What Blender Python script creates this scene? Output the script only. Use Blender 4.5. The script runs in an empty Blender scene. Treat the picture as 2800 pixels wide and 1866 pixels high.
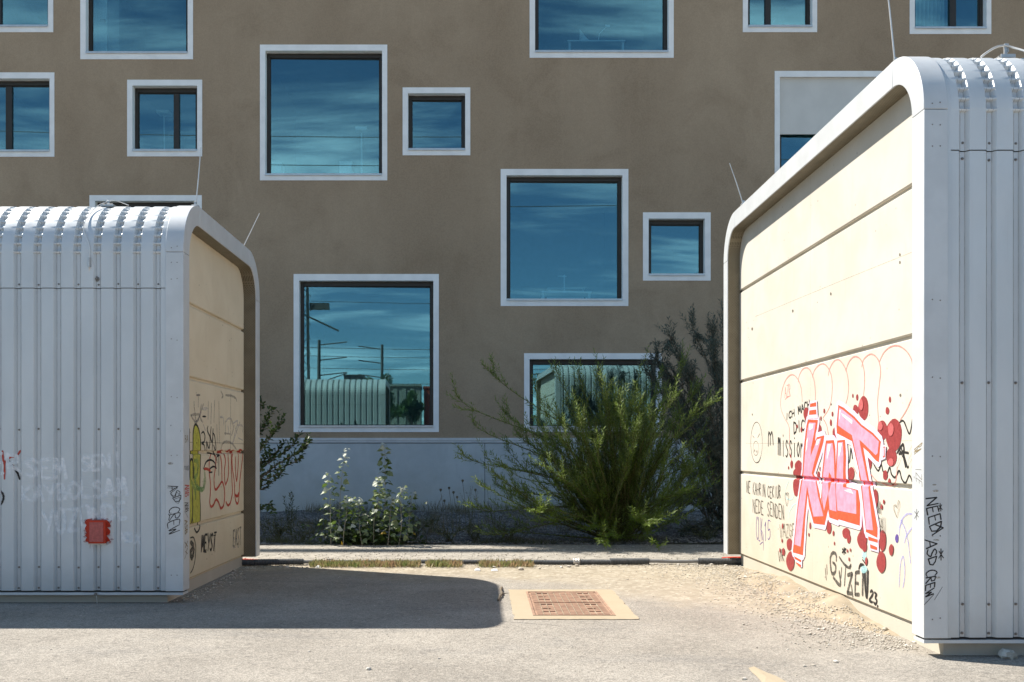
import bpy, bmesh, math, random
import numpy as np
from mathutils.geometry import tessellate_polygon
from mathutils import Vector, Matrix, Quaternion
R = math.radians
rnd = random.Random(7)
rng = np.random.default_rng(11)
S = bpy.context.scene
COL = S.collection

# ---------------------------------------------------------------- camera
F, CX, CY, EYE = 2722.0, 1320.0, 1231.0, 1.6      # lens in photo pixels, principal point, eye height
cam = bpy.data.cameras.new('camera'); cam.sensor_width = 36.0; cam.lens = F / 2800 * 36
cam.shift_x = (1400 - CX) / 2800; cam.shift_y = (CY - 933) / 2800
cam.clip_start = 0.1; cam.clip_end = 3000
camo = bpy.data.objects.new('camera', cam); COL.objects.link(camo)
camo.location = (0, 0, EYE); camo.rotation_euler = (R(90), 0, 0)
S.camera = camo

# ---------------------------------------------------------------- sky, sun, exposure
SA, SB = 0.775, 0.384                     # shadow runs +SA in x, -SB in y per metre of height
sun_el = math.atan2(1, math.hypot(SA, SB)); sun_az = math.atan2(-SA, SB)
W = bpy.data.worlds.new('World'); S.world = W; W.use_nodes = True
wn, wl = W.node_tree.nodes, W.node_tree.links
bg = wn['Background']
sky = wn.new('ShaderNodeTexSky'); sky.sky_type = 'NISHITA'; sky.sun_disc = False
sky.sun_elevation = sun_el; sky.sun_rotation = sun_az
sky.air_density = 0.85; sky.dust_density = 0.2; sky.ozone_density = 2.5; sky.altitude = 200
# thin streaky cloud over the whole dome
tc = wn.new('ShaderNodeTexCoord'); sep = wn.new('ShaderNodeSeparateXYZ'); wl.new(tc.outputs['Generated'], sep.inputs[0])
def wmath(op, a, b=None):
    m = wn.new('ShaderNodeMath'); m.operation = op
    for i, v in enumerate((a, b)):
        if v is None: continue
        if isinstance(v, (int, float)): m.inputs[i].default_value = v
        else: wl.new(v, m.inputs[i])
    return m.outputs[0]
zz = wmath('ADD', wmath('MAXIMUM', sep.outputs[2], 0.0), 0.12)
cmb = wn.new('ShaderNodeCombineXYZ')
wl.new(wmath('MULTIPLY', wmath('DIVIDE', sep.outputs[0], zz), 0.55), cmb.inputs[0])
wl.new(wmath('MULTIPLY', wmath('DIVIDE', sep.outputs[1], zz), 1.35), cmb.inputs[1])
cn = wn.new('ShaderNodeTexNoise'); cn.inputs['Scale'].default_value = 1.7; cn.inputs['Detail'].default_value = 7
cn.inputs['Roughness'].default_value = 0.58; cn.inputs['Distortion'].default_value = 0.5
wl.new(cmb.outputs[0], cn.inputs['Vector'])
cr = wn.new('ShaderNodeMapRange'); cr.interpolation_type = 'SMOOTHSTEP'
cr.inputs['From Min'].default_value = 0.47; cr.inputs['From Max'].default_value = 0.72
cr.inputs['To Max'].default_value = 0.42
wl.new(cn.outputs['Fac'], cr.inputs['Value'])
cmx = wn.new('ShaderNodeMix'); cmx.data_type = 'RGBA'
wl.new(cr.outputs[0], cmx.inputs[0]); wl.new(sky.outputs[0], cmx.inputs[6]); cmx.inputs[7].default_value = (22.0, 22.4, 22.6, 1)
wb_ = wn.new('ShaderNodeMix'); wb_.data_type = 'RGBA'; wb_.blend_type = 'MULTIPLY'; wb_.inputs[0].default_value = 1.0   # camera white balance sits on the warm side of the sky
wb_.inputs[7].default_value = (0.80, 1.0, 1.06, 1); wl.new(cmx.outputs[2], wb_.inputs[6])
wl.new(wb_.outputs[2], bg.inputs[0]); bg.inputs[1].default_value = 0.076
sl = bpy.data.lights.new('sun', 'SUN'); sl.energy = 5.0; sl.angle = R(0.53); sl.color = (1.0, 0.94, 0.85)
slo = bpy.data.objects.new('sun', sl); COL.objects.link(slo); slo.location = (-30, 20, 40)
slo.rotation_euler = Vector((SA, -SB, -1)).to_track_quat('-Z', 'Y').to_euler()
vs = S.view_settings
vs.view_transform = 'Standard'; vs.look = 'None'; vs.gamma = 1.0; vs.exposure = 0.98; vs.use_curve_mapping = False
S.cycles.max_bounces = 8; S.cycles.transparent_max_bounces = 16; S.cycles.use_denoising = True

# ---------------------------------------------------------------- helpers
def X_at(px, Y): return (px - CX) * Y / F
def Z_at(py, Y): return EYE - (py - CY) * Y / F
WLOC = {}                                  # world place of each object's origin
def attach(o, parent):
    if parent is None: return
    o.parent = parent; o.matrix_parent_inverse = Matrix.Translation(-WLOC.get(parent.name, Vector()))
def thing(name, label, cat, loc=(0, 0, 0), group=None):
    o = bpy.data.objects.new(name, None); COL.objects.link(o); o.location = loc; o.empty_display_size = 0.2
    WLOC[o.name] = Vector(loc); tag(o, label, cat, group); return o
def tag(o, label=None, cat=None, group=None, kind=None):
    if label: o['label'] = label
    if cat: o['category'] = cat
    if group: o['group'] = group
    if kind: o['kind'] = kind
    return o
def link(name, me, parent=None, loc=(0, 0, 0)):
    o = bpy.data.objects.new(name, me); COL.objects.link(o); o.location = loc
    WLOC[o.name] = Vector(loc); attach(o, parent); return o
def mesh(name, v, f, mats=(), mi=None, smooth=None):
    me = bpy.data.meshes.new(name); me.from_pydata([tuple(p) for p in v], [], f)
    for m in (mats if isinstance(mats, (list, tuple)) else [mats]): me.materials.append(m)
    if mi is not None: me.polygons.foreach_set('material_index', mi)
    if smooth is not None:
        me.polygons.foreach_set('use_smooth', [True] * len(me.polygons)); me.set_sharp_from_angle(angle=R(smooth))
    me.update(); return me
class MB:
    def __init__(s): s.v = []; s.f = []; s.m = []
    def add(s, v, f, m=0):
        k = len(s.v); s.v += [tuple(p) for p in v]; s.f += [tuple(i + k for i in q) for q in f]; s.m += [m] * len(f)
    def box(s, x0, x1, y0, y1, z0, z1, m=0):
        s.add([(x0,y0,z0),(x1,y0,z0),(x1,y1,z0),(x0,y1,z0),(x0,y0,z1),(x1,y0,z1),(x1,y1,z1),(x0,y1,z1)],
              [(0,3,2,1),(4,5,6,7),(0,1,5,4),(1,2,6,5),(2,3,7,6),(3,0,4,7)], m)
    def tube(s, pts, rad, n=8, m=0, cap=True):
        pts = [Vector(p) for p in pts]; N = len(pts)
        rad = rad if isinstance(rad, (list, tuple)) else [rad] * N
        k = len(s.v); up = None
        for i, p in enumerate(pts):
            t = (pts[min(i+1, N-1)] - pts[max(i-1, 0)]).normalized()
            if up is None: up = t.orthogonal().normalized()
            up = (up - t * up.dot(t)).normalized(); b = t.cross(up)
            for j in range(n):
                a = 2*math.pi*j/n; s.v.append(tuple(p + (up*math.cos(a) + b*math.sin(a)) * rad[i]))
        for i in range(N-1):
            for j in range(n):
                s.f.append((k+i*n+j, k+i*n+(j+1)%n, k+(i+1)*n+(j+1)%n, k+(i+1)*n+j)); s.m.append(m)
        if cap:
            s.f.append(tuple(k+j for j in range(n))[::-1]); s.f.append(tuple(k+(N-1)*n+j for j in range(n))); s.m += [m, m]
    def build(s, name, mats, parent=None, smooth=None, loc=(0,0,0)):
        me = mesh(name, s.v, s.f, mats, s.m, smooth); return link(name, me, parent, loc)
def bevel(o, w=0.006, seg=2):
    b = o.modifiers.new('bevel', 'BEVEL'); b.width = w; b.segments = seg; b.limit_method = 'ANGLE'; b.angle_limit = R(40); return o
def spline(pts, n=8, closed=False):
    P = [Vector(p) for p in pts]; N = len(P)
    if N < 3: return P
    out = []
    rngi = range(N if closed else N-1)
    for i in rngi:
        g = lambda k: P[k % N] if closed else P[max(0, min(N-1, k))]
        a, b, c, d = g(i-1), g(i), g(i+1), g(i+2)
        for k in range(n):
            t = k/n
            out.append(0.5*((2*b)+(c-a)*t+(2*a-5*b+4*c-d)*t*t+(3*b-a-3*c+d)*t**3))
    if not closed: out.append(P[-1])
    return out

# ---------------------------------------------------------------- materials
def nodes(name):
    m = bpy.data.materials.new(name); m.use_nodes = True
    return m, m.node_tree.nodes, m.node_tree.links, m.node_tree.nodes['Principled BSDF']
def noise(n, l, vec, scale, detail=4, rough=0.55, dist=0):
    t = n.new('ShaderNodeTexNoise'); t.inputs['Scale'].default_value = scale; t.inputs['Detail'].default_value = detail
    t.inputs['Roughness'].default_value = rough; t.inputs['Distortion'].default_value = dist
    l.new(vec, t.inputs['Vector']); return t.outputs['Fac']
def mrange(n, l, v, a, b, c=0.0, d=1.0):
    t = n.new('ShaderNodeMapRange'); t.interpolation_type = 'SMOOTHSTEP'
    for k, x in zip(('From Min','From Max','To Min','To Max'), (a, b, c, d)): t.inputs[k].default_value = x
    l.new(v, t.inputs['Value']); return t.outputs[0]
def mixc(n, l, fac, a, b, mode='MIX'):
    t = n.new('ShaderNodeMix'); t.data_type = 'RGBA'; t.blend_type = mode
    for i, x in ((0, fac), (6, a), (7, b)):
        if isinstance(x, (int, float)): t.inputs[i].default_value = x
        elif isinstance(x, tuple): t.inputs[i].default_value = (*x[:3], 1)
        else: l.new(x, t.inputs[i])
    return t.outputs[2]
def position(n): return n.new('ShaderNodeNewGeometry').outputs['Position']
def mapping(n, l, vec, scale):
    t = n.new('ShaderNodeMapping'); t.inputs['Scale'].default_value = scale; l.new(vec, t.inputs['Vector']); return t.outputs[0]
def bump(n, l, h, strength, dist, bs):
    t = n.new('ShaderNodeBump'); t.inputs['Strength'].default_value = strength; t.inputs['Distance'].default_value = dist
    l.new(h, t.inputs['Height']); l.new(t.outputs[0], bs.inputs['Normal'])
def nmath(n, l, op, a, b=None, c=None):
    m = n.new('ShaderNodeMath'); m.operation = op
    for i, v in enumerate((a, b, c)):
        if v is None: continue
        if isinstance(v, (int, float)): m.inputs[i].default_value = v
        else: l.new(v, m.inputs[i])
    return m.outputs[0]
def simple(name, col, rough=0.6, metal=0.0, var=0.12, scale=6, bumpd=0.0, bscale=80, spec=None):
    m, n, l, b = nodes(name); p = position(n)
    f = noise(n, l, p, scale, 5)
    c = mixc(n, l, mrange(n, l, f, 0.3, 0.7), tuple(x*(1-var) for x in col), tuple(min(1, x*(1+var)) for x in col))
    l.new(c, b.inputs['Base Color']); b.inputs['Roughness'].default_value = rough; b.inputs['Metallic'].default_value = metal
    if spec is not None: b.inputs['Specular IOR Level'].default_value = spec
    if bumpd: bump(n, l, noise(n, l, p, bscale, 3), 0.6, bumpd, b)
    return m
def make_plaster():
    m, n, l, b = nodes('taupe_render'); p = position(n)
    base = mixc(n, l, mrange(n, l, noise(n, l, mapping(n, l, p, (0.35, 1, 0.16)), 1.0, 6, 0.6), 0.25, 0.75), (0.300, 0.222, 0.150), (0.392, 0.298, 0.206))
    blot = mrange(n, l, noise(n, l, p, 0.55, 6, 0.68, 0.8), 0.42, 0.78, 0, 0.50)
    base = mixc(n, l, blot, base, (0.222, 0.158, 0.102))
    streak = mrange(n, l, noise(n, l, mapping(n, l, p, (2.2, 1, 0.10)), 1.6, 5, 0.6), 0.55, 0.85, 0, 0.18)
    base = mixc(n, l, streak, base, (0.47, 0.345, 0.23))
    grain = mrange(n, l, noise(n, l, p, 38, 3), 0.3, 0.7, 0.93, 1.07)
    l.new(mixc(n, l, 1.0, base, grain, 'MULTIPLY'), b.inputs['Base Color'])
    b.inputs['Roughness'].default_value = 0.92; b.inputs['Specular IOR Level'].default_value = 0.2
    bump(n, l, noise(n, l, p, 32, 4), 0.6, 0.005, b); return m
def make_concrete(name, c0, c1, stain, pit=0.85):
    m, n, l, b = nodes(name); p = position(n)
    base = mixc(n, l, mrange(n, l, noise(n, l, p, 1.6, 6, 0.6, 0.4), 0.3, 0.7), c0, c1)
    st = mrange(n, l, noise(n, l, mapping(n, l, p, (6, 6, 0.5)), 1.4, 6, 0.65), 0.56, 0.82, 0, 0.35)
    base = mixc(n, l, st, base, stain)
    v = n.new('ShaderNodeTexVoronoi'); v.inputs['Scale'].default_value = 7; v.inputs['Randomness'].default_value = 1; l.new(p, v.inputs['Vector'])
    dot = mrange(n, l, v.outputs['Distance'], 0.035, 0.095, pit, 0.0)
    msk = mrange(n, l, noise(n, l, p, 2.3, 3), 0.44, 0.58)
    splash = mrange(n, l, nmath(n, l, 'ADD', sepz(n, l, p), nmath(n, l, 'MULTIPLY', noise(n, l, p, 2.2, 6, 0.65), 1.6)), 0.7, 2.2, 0.55, 0.0)
    base = mixc(n, l, splash, base, tuple(x*k for x, k in zip(c0, (0.90, 0.82, 0.70))))
    base = mixc(n, l, nmath(n, l, 'MULTIPLY', dot, msk), base, (0.10, 0.085, 0.065))
    l.new(base, b.inputs['Base Color']); b.inputs['Roughness'].default_value = 0.85; b.inputs['Specular IOR Level'].default_value = 0.25
    bump(n, l, noise(n, l, p, 45, 4), 0.25, 0.003, b); return m
def make_sheet():
    m, n, l, b = nodes('coated_sheet_metal'); p = position(n)
    base = mixc(n, l, mrange(n, l, noise(n, l, mapping(n, l, p, (1.5, 1.5, 0.6)), 1.5, 5), 0.3, 0.7), (0.52, 0.55, 0.565), (0.585, 0.61, 0.62))
    run = mrange(n, l, noise(n, l, mapping(n, l, p, (30, 30, 0.5)), 1.0, 5, 0.7), 0.60, 0.85, 0, 0.22)
    low = mrange(n, l, nmath(n, l, 'ADD', sepz(n, l, p), nmath(n, l, 'MULTIPLY', noise(n, l, p, 9, 4), 0.35)), 0.25, 0.75, 0.30, 0.0)
    base = mixc(n, l, run, base, (0.33, 0.31, 0.28)); base = mixc(n, l, low, base, (0.34, 0.31, 0.27))
    l.new(base, b.inputs['Base Color']); b.inputs['Metallic'].default_value = 0.18
    l.new(mrange(n, l, noise(n, l, p, 3, 4), 0.2, 0.8, 0.36, 0.5), b.inputs['Roughness'])
    bump(n, l, noise(n, l, mapping(n, l, p, (2, 2, 1)), 2.5, 2), 0.12, 0.02, b); return m
def sepz(n, l, p, i=2):
    s = n.new('ShaderNodeSeparateXYZ'); l.new(p, s.inputs[0]); return s.outputs[i]
def make_perforated():
    m, n, l, b = nodes('perforated_soffit_sheet'); p = position(n)
    k = 2*math.pi/0.022
    sx = nmath(n, l, 'SINE', nmath(n, l, 'MULTIPLY', sepz(n, l, p, 0), k)); s2 = nmath(n, l, 'ADD', sepz(n, l, p, 1), sepz(n, l, p, 2))
    sy = nmath(n, l, 'SINE', nmath(n, l, 'MULTIPLY', s2, k))
    h = mrange(n, l, nmath(n, l, 'MULTIPLY', sx, sy), 0.15, 0.45)
    base = mixc(n, l, mrange(n, l, noise(n, l, p, 5, 4), 0.3, 0.7), (0.20, 0.170, 0.115), (0.25, 0.215, 0.15))
    l.new(mixc(n, l, h, base, (0.04, 0.033, 0.02)), b.inputs['Base Color'])
    b.inputs['Roughness'].default_value = 0.55; b.inputs['Metallic'].default_value = 0.25; return m
def make_ground():
    m, n, l, b = nodes('dusty_asphalt'); p = position(n)
    x, y = sepz(n, l, p, 0), sepz(n, l, p, 1)
    asp = mixc(n, l, mrange(n, l, noise(n, l, p, 0.8, 6, 0.6), 0.3, 0.7), (0.255, 0.232, 0.200), (0.33, 0.302, 0.262))
    asp = mixc(n, l, mrange(n, l, noise(n, l, mapping(n, l, p, (0.5, 1.4, 1)), 1.1, 5, 0.6, 0.7), 0.5, 0.75, 0, 0.5), asp, (0.195, 0.187, 0.175))
    v = n.new('ShaderNodeTexVoronoi'); v.inputs['Scale'].default_value = 120; l.new(p, v.inputs['Vector'])
    chips = mrange(n, l, sepz(n, l, v.outputs['Color'], 0), 0.1, 0.95, 0.70, 1.22)
    asp = mixc(n, l, 1.0, asp, chips, 'MULTIPLY')
    v2 = n.new('ShaderNodeTexVoronoi'); v2.inputs['Scale'].default_value = 26; l.new(p, v2.inputs['Vector'])
    asp = mixc(n, l, mrange(n, l, sepz(n, l, v2.outputs['Color'], 1), 0.86, 0.9, 0, 0.30), asp, (0.40, 0.36, 0.31))
    asp = mixc(n, l, mrange(n, l, sepz(n, l, v2.outputs['Color'], 0), 0.95, 0.97, 0, 0.35), asp, (0.12, 0.11, 0.10))
    sand = mixc(n, l, mrange(n, l, noise(n, l, p, 5, 5), 0.3, 0.7), (0.275, 0.235, 0.175), (0.355, 0.31, 0.24))
    sand = mixc(n, l, mrange(n, l, sepz(n, l, v2.outputs['Color'], 2), 0.8, 0.86, 0, 0.5), sand, (0.52, 0.47, 0.38))
    # wind-blown sand lies along the far kerb and against the right shed
    wob = nmath(n, l, 'MULTIPLY', nmath(n, l, 'SUBTRACT', noise(n, l, p, 1.1, 6, 0.62, 0.4), 0.5), 2.2)
    far = mrange(n, l, nmath(n, l, 'ADD', nmath(n, l, 'ADD', y, wob), nmath(n, l, 'MULTIPLY', x, 0.22)), 11.9, 12.9)
    rt = mrange(n, l, nmath(n, l, 'ADD', nmath(n, l, 'SUBTRACT', x, nmath(n, l, 'MULTIPLY', nmath(n, l, 'SUBTRACT', 9.0, y), 0.9)), wob), 2.7, 4.1, 0, 0.85)
    msk = nmath(n, l, 'MAXIMUM', far, rt)
    cap = mrange(n, l, y, 40, 60, 1, 0)
    l.new(mixc(n, l, nmath(n, l, 'MULTIPLY', msk, cap), asp, sand), b.inputs['Base Color'])
    b.inputs['Roughness'].default_value = 0.95; b.inputs['Specular IOR Level'].default_value = 0.15
    hh = nmath(n, l, 'ADD', noise(n, l, p, 90, 3, 0.7), nmath(n, l, 'MULTIPLY', v2.outputs['Distance'], 0.5))
    bump(n, l, hh, 0.7, 0.008, b); return m
def make_stone(name, c0, c1):
    m, n, l, b = nodes(name); p = position(n)
    v = n.new('ShaderNodeTexVoronoi'); v.inputs['Scale'].default_value = 14; l.new(p, v.inputs['Vector'])
    f = mrange(n, l, sepz(n, l, v.outputs['Color'], 0), 0.0, 1.0)
    l.new(mixc(n, l, f, c0, c1), b.inputs['Base Color']); b.inputs['Roughness'].default_value = 0.9
    bump(n, l, noise(n, l, p, 120, 3), 0.5, 0.004, b); return m
def make_leaf(name, c0, c1, trans=0.35, scale=4, rough=0.5, back=None):
    m, n, l, b = nodes(name); p = position(n)
    f = mrange(n, l, noise(n, l, p, scale, 4, 0.7), 0.3, 0.7)
    c = mixc(n, l, f, c0, c1)
    if back:
        g = n.new('ShaderNodeNewGeometry'); c = mixc(n, l, g.outputs['Backfacing'], c, back)
    l.new(c, b.inputs['Base Color']); b.inputs['Roughness'].default_value = rough; b.inputs['Specular IOR Level'].default_value = 0.35
    t = n.new('ShaderNodeBsdfTranslucent'); l.new(c, t.inputs['Color'])
    mx = n.new('ShaderNodeMixShader'); mx.inputs[0].default_value = trans
    l.new(b.outputs[0], mx.inputs[1]); l.new(t.outputs[0], mx.inputs[2])
    l.new(mx.outputs[0], n['Material Output'].inputs['Surface']); return m
def make_glass():
    m, n, l, b = nodes('window_glass'); n.remove(b); p = position(n)
    tr = n.new('ShaderNodeBsdfTransparent'); tr.inputs[0].default_value = (0.70, 0.86, 0.90, 1)
    gl = n.new('ShaderNodeBsdfGlossy'); gl.inputs['Roughness'].default_value = 0.0; gl.inputs['Color'].default_value = (0.58, 0.95, 0.97, 1)
    bp = n.new('ShaderNodeBump'); bp.inputs['Strength'].default_value = 0.05; bp.inputs['Distance'].default_value = 0.002
    l.new(noise(n, l, mapping(n, l, p, (1.6, 1, 0.9)), 1.0, 2), bp.inputs['Height']); l.new(bp.outputs[0], gl.inputs['Normal'])
    lw = n.new('ShaderNodeLayerWeight'); lw.inputs['Blend'].default_value = 0.25
    fac = nmath(n, l, 'ADD', nmath(n, l, 'MULTIPLY', lw.outputs['Fresnel'], 0.9), 0.145)
    mx = n.new('ShaderNodeMixShader'); l.new(fac, mx.inputs[0]); l.new(tr.outputs[0], mx.inputs[1]); l.new(gl.outputs[0], mx.inputs[2])
    l.new(mx.outputs[0], n['Material Output'].inputs['Surface']); return m
def paint(name, col, alpha=1.0, patch=0.0, scale=25):
    m, n, l, b = nodes(name); p = position(n)
    f = mrange(n, l, noise(n, l, p, scale, 4), 0.3, 0.7)
    l.new(mixc(n, l, f, tuple(x*0.85 for x in col), tuple(min(1, x*1.12) for x in col)), b.inputs['Base Color'])
    b.inputs['Roughness'].default_value = 0.6; b.inputs['Specular IOR Level'].default_value = 0.3
    if alpha < 1 or patch:
        a = mrange(n, l, noise(n, l, p, scale*1.7, 4, 0.7), 0.5-0.25, 0.5+0.1, max(0, alpha-patch), alpha)
        l.new(a, b.inputs['Alpha'])
    return m
M = dict(
    plaster=make_plaster(), white_render=simple('white_render', (0.80, 0.80, 0.79), 0.85, 0, 0.05, 3, 0.002, 90),
    plinth=make_concrete('plinth_render', (0.42, 0.45, 0.46), (0.49, 0.52, 0.53), (0.33, 0.35, 0.36), 0.25),
    cap=simple('plinth_capping', (0.55, 0.56, 0.57), 0.6, 0, 0.05),
    concA=make_concrete('precast_concrete', (0.485, 0.450, 0.380), (0.545, 0.51, 0.44), (0.41, 0.35, 0.26)),
    concB=make_concrete('precast_concrete_shaded_end', (0.60, 0.525, 0.385), (0.66, 0.585, 0.44), (0.44, 0.375, 0.27)),  # copy for the shaded end, lightened and warmed to carry bounce light
    base=make_concrete('base_concrete', (0.45, 0.425, 0.375), (0.52, 0.495, 0.44), (0.36, 0.33, 0.27), 0.3),
    sheet=make_sheet(), perf=make_perforated(), trim=simple('white_edge_trim', (0.56, 0.575, 0.58), 0.42, 0.15, 0.05, 4),
    dark=simple('dark_bronze_frame', (0.030, 0.024, 0.018), 0.45, 0.2, 0.1), seam=simple('joint_and_gap_shade', (0.05, 0.045, 0.04), 0.9),  # last one: near-black for plinth joints and the painted shade under the cladding
    sill=simple('aluminium_sill', (0.55, 0.57, 0.58), 0.35, 0.6, 0.05), glass=make_glass(),
    room=simple('room_wall', (0.25, 0.25, 0.25), 0.9, 0, 0.05), roomfloor=simple('room_floor', (0.12, 0.11, 0.10), 0.7),
    white=simple('white_laminate', (0.75, 0.76, 0.76), 0.4, 0, 0.03), blind=simple('fabric_blind', (0.60, 0.585, 0.55), 0.9, 0, 0.04, 2),
    steel=simple('galvanised_steel', (0.45, 0.45, 0.44), 0.4, 0.7, 0.1), wire=simple('aluminium_wire', (0.62, 0.60, 0.57), 0.4, 0.6, 0.08),
    screw=simple('screw_steel', (0.22, 0.20, 0.18), 0.5, 0.6, 0.3, 200),
    valley=simple('valley_dirt', (0.24, 0.24, 0.235), 0.8, 0, 0.5, 14),
    ground=make_ground(), path=simple('path_surface', (0.30, 0.275, 0.235), 0.95, 0, 0.25, 12, 0.006, 60, 0.15),
    gravelbed=simple('gravel_bed', (0.09, 0.088, 0.085), 0.95, 0, 0.3, 9, 0.02, 30, 0.15),
    gravel=make_stone('gravel_stone', (0.08, 0.08, 0.08), (0.24, 0.235, 0.225)), pebble=make_stone('limestone_chips', (0.34, 0.30, 0.24), (0.60, 0.56, 0.49)),
    sand=simple('yellow_sand', (0.335, 0.28, 0.205), 0.95, 0, 0.12, 7, 0.01, 90, 0.1),
    iron=simple('rusty_cast_iron', (0.30, 0.185, 0.125), 0.9, 0.0, 0.2, 9, 0.003, 120), frame=make_concrete('cover_frame_concrete', (0.37, 0.32, 0.24), (0.43, 0.375, 0.285), (0.30, 0.26, 0.195), 0.5),
    hose=simple('grey_conduit', (0.075, 0.08, 0.083), 0.55, 0, 0.2, 20), pipe=simple('grey_pipe', (0.20, 0.20, 0.195), 0.5, 0, 0.1), tape=simple('silver_tape', (0.55, 0.52, 0.47), 0.35, 0.5, 0.3, 30),
    redpipe=simple('red_pipe', (0.65, 0.06, 0.025), 0.5), bark=simple('bark', (0.15, 0.12, 0.085), 0.9, 0, 0.3, 20, 0.004, 60),
    stemg=simple('green_stem', (0.085, 0.085, 0.022), 0.7, 0, 0.3, 10), stemp=simple('pale_stem', (0.30, 0.28, 0.22), 0.7, 0, 0.2, 10),
    willow=make_leaf('willow_leaf', (0.085, 0.140, 0.012), (0.185, 0.260, 0.028), 0.45, 3, 0.5, (0.20, 0.26, 0.09)),
    oleaster=make_leaf('oleaster_leaf', (0.035, 0.052, 0.032), (0.085, 0.110, 0.078), 0.2, 3, 0.5, (0.13, 0.15, 0.125)),
    poplar=make_leaf('poplar_leaf', (0.075, 0.130, 0.025), (0.14, 0.21, 0.045), 0.3, 6, 0.42, (0.20, 0.25, 0.12)),
    poplarpale=make_leaf('poplar_leaf_downy', (0.20, 0.26, 0.12), (0.34, 0.40, 0.24), 0.3, 6, 0.5, (0.45, 0.48, 0.40)),
    yellowleaf=make_leaf('yellow_leaf', (0.35, 0.22, 0.02), (0.5, 0.33, 0.03), 0.3, 6),
    bushleaf=make_leaf('bush_leaf', (0.030, 0.055, 0.014), (0.075, 0.11, 0.028), 0.3, 4, 0.4),
    weed=make_leaf('weed_leaf', (0.055, 0.07, 0.03), (0.12, 0.13, 0.06), 0.3, 5), dry=make_leaf('dry_grass', (0.10, 0.09, 0.05), (0.24, 0.20, 0.12), 0.3, 4),
    sedum=make_leaf('sedum_shoot', (0.20, 0.27, 0.08), (0.46, 0.30, 0.19), 0.3, 7, 0.5), tree=make_leaf('tree_leaf', (0.05, 0.09, 0.02), (0.12, 0.19, 0.05), 0.4, 1),
    mast=simple('mast_steel', (0.12, 0.12, 0.115), 0.6, 0.4), container=simple('container_green', (0.26, 0.28, 0.24), 0.6), redbox=simple('container_red', (0.30, 0.05, 0.025), 0.6),
)

# ================================================================ ground
g = MB(); g.add([(-700, -700, 0), (700, -700, 0), (700, 700, 0), (-700, 700, 0)], [(0, 1, 2, 3)])
tag(g.build('ground', M['ground']), 'pale dusty asphalt yard between the two sheds', kind='structure')
PY0, PY1 = 14.05, 16.42                     # footpath between yard and planting bed
g = MB(); N = 90
vv = []; ff = []
for i in range(N + 1):
    x = -32 + 64 * i / N; w0 = 0.05 * math.sin(i * 1.7) + 0.03 * math.sin(i * 4.1); w1 = 0.06 * math.sin(i * 2.3 + 1)
    vv += [(x, PY0 + w0 - 0.10, -0.01), (x, PY0 + w0, 0.035), (x, PY1 + w1, 0.04)]
for i in range(N):
    a = 3 * i; ff += [(a, a + 3, a + 4, a + 1), (a + 1, a + 4, a + 5, a + 2)]
g.add(vv, ff); tag(g.build('path', M['path']), 'narrow gritty footpath beside the planting bed', kind='structure')
nx, ny = 140, 30
xs = np.linspace(-34, 34, nx); ys = np.linspace(PY1 - 0.12, 25.4, ny)
vv = []
for j in range(ny):
    for i in range(nx):
        e = min(1, j / 3)
        vv.append((xs[i], ys[j], 0.015 + e * (0.035 + 0.03 * math.sin(xs[i] * 1.9 + ys[j]) * math.sin(ys[j] * 1.3 + 0.5 * xs[i]))))
ff = [(j * nx + i, j * nx + i + 1, (j + 1) * nx + i + 1, (j + 1) * nx + i) for j in range(ny - 1) for i in range(nx - 1)]
tag(link('gravel_bed', mesh('gravel_bed', vv, ff, M['gravelbed'], smooth=60)), 'grey gravel planting bed along the building', kind='structure')

def ico_shapes(n, sub=1, flat=0.65, seed=3):
    out = []; r2 = random.Random(seed)
    for k in range(n):
        bm = bmesh.new(); bmesh.ops.create_icosphere(bm, subdivisions=sub, radius=1)
        sx, sy, sz = r2.uniform(0.8, 1.35), r2.uniform(0.7, 1.1), flat * r2.uniform(0.75, 1.15)
        for v in bm.verts:
            s = r2.uniform(0.78, 1.12); v.co = Vector((v.co.x * sx * s, v.co.y * sy * s, v.co.z * sz * s))
        bm.verts.ensure_lookup_table()
        V = np.array([v.co[:] for v in bm.verts]); Fc = np.array([[v.index for v in f.verts] for f in bm.faces]); bm.free(); out.append((V, Fc))
    return out
def big_tri_mesh(name, V, T, mats, mi=None):
    me = bpy.data.meshes.new(name); n, t = len(V), len(T)
    me.vertices.add(n); me.vertices.foreach_set('co', np.ascontiguousarray(V, np.float32).ravel())
    k = T.shape[1]
    me.loops.add(t * k); me.loops.foreach_set('vertex_index', np.ascontiguousarray(T, np.int32).ravel())
    me.polygons.add(t); me.polygons.foreach_set('loop_start', np.arange(0, t * k, k, dtype=np.int32))
    for m in (mats if isinstance(mats, list) else [mats]): me.materials.append(m)
    if mi is not None: me.polygons.foreach_set('material_index', np.ascontiguousarray(mi, np.int32))
    me.update(); me.validate(); return me
def scatter_mesh(name, P, size, mat, shapes):
    Vs, Ts, off = [], [], 0
    which = rng.integers(0, len(shapes), len(P)); ang = rng.uniform(0, 2 * np.pi, len(P))
    for k, (V, T) in enumerate(shapes):
        idx = np.where(which == k)[0]
        if not len(idx): continue
        c, s = np.cos(ang[idx])[:, None], np.sin(ang[idx])[:, None]
        sz = size[idx][:, None]
        x = (V[None, :, 0] * c - V[None, :, 1] * s) * sz + P[idx, 0:1]
        y = (V[None, :, 0] * s + V[None, :, 1] * c) * sz + P[idx, 1:2]
        z = V[None, :, 2] * sz + P[idx, 2:3]
        Vs.append(np.stack([x, y, z], -1).reshape(-1, 3))
        Ts.append((T[None] + (np.arange(len(idx)) * len(V))[:, None, None] + off).reshape(-1, 3)); off += len(idx) * len(V)
    return big_tri_mesh(name, np.concatenate(Vs), np.concatenate(Ts), mat)
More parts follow.
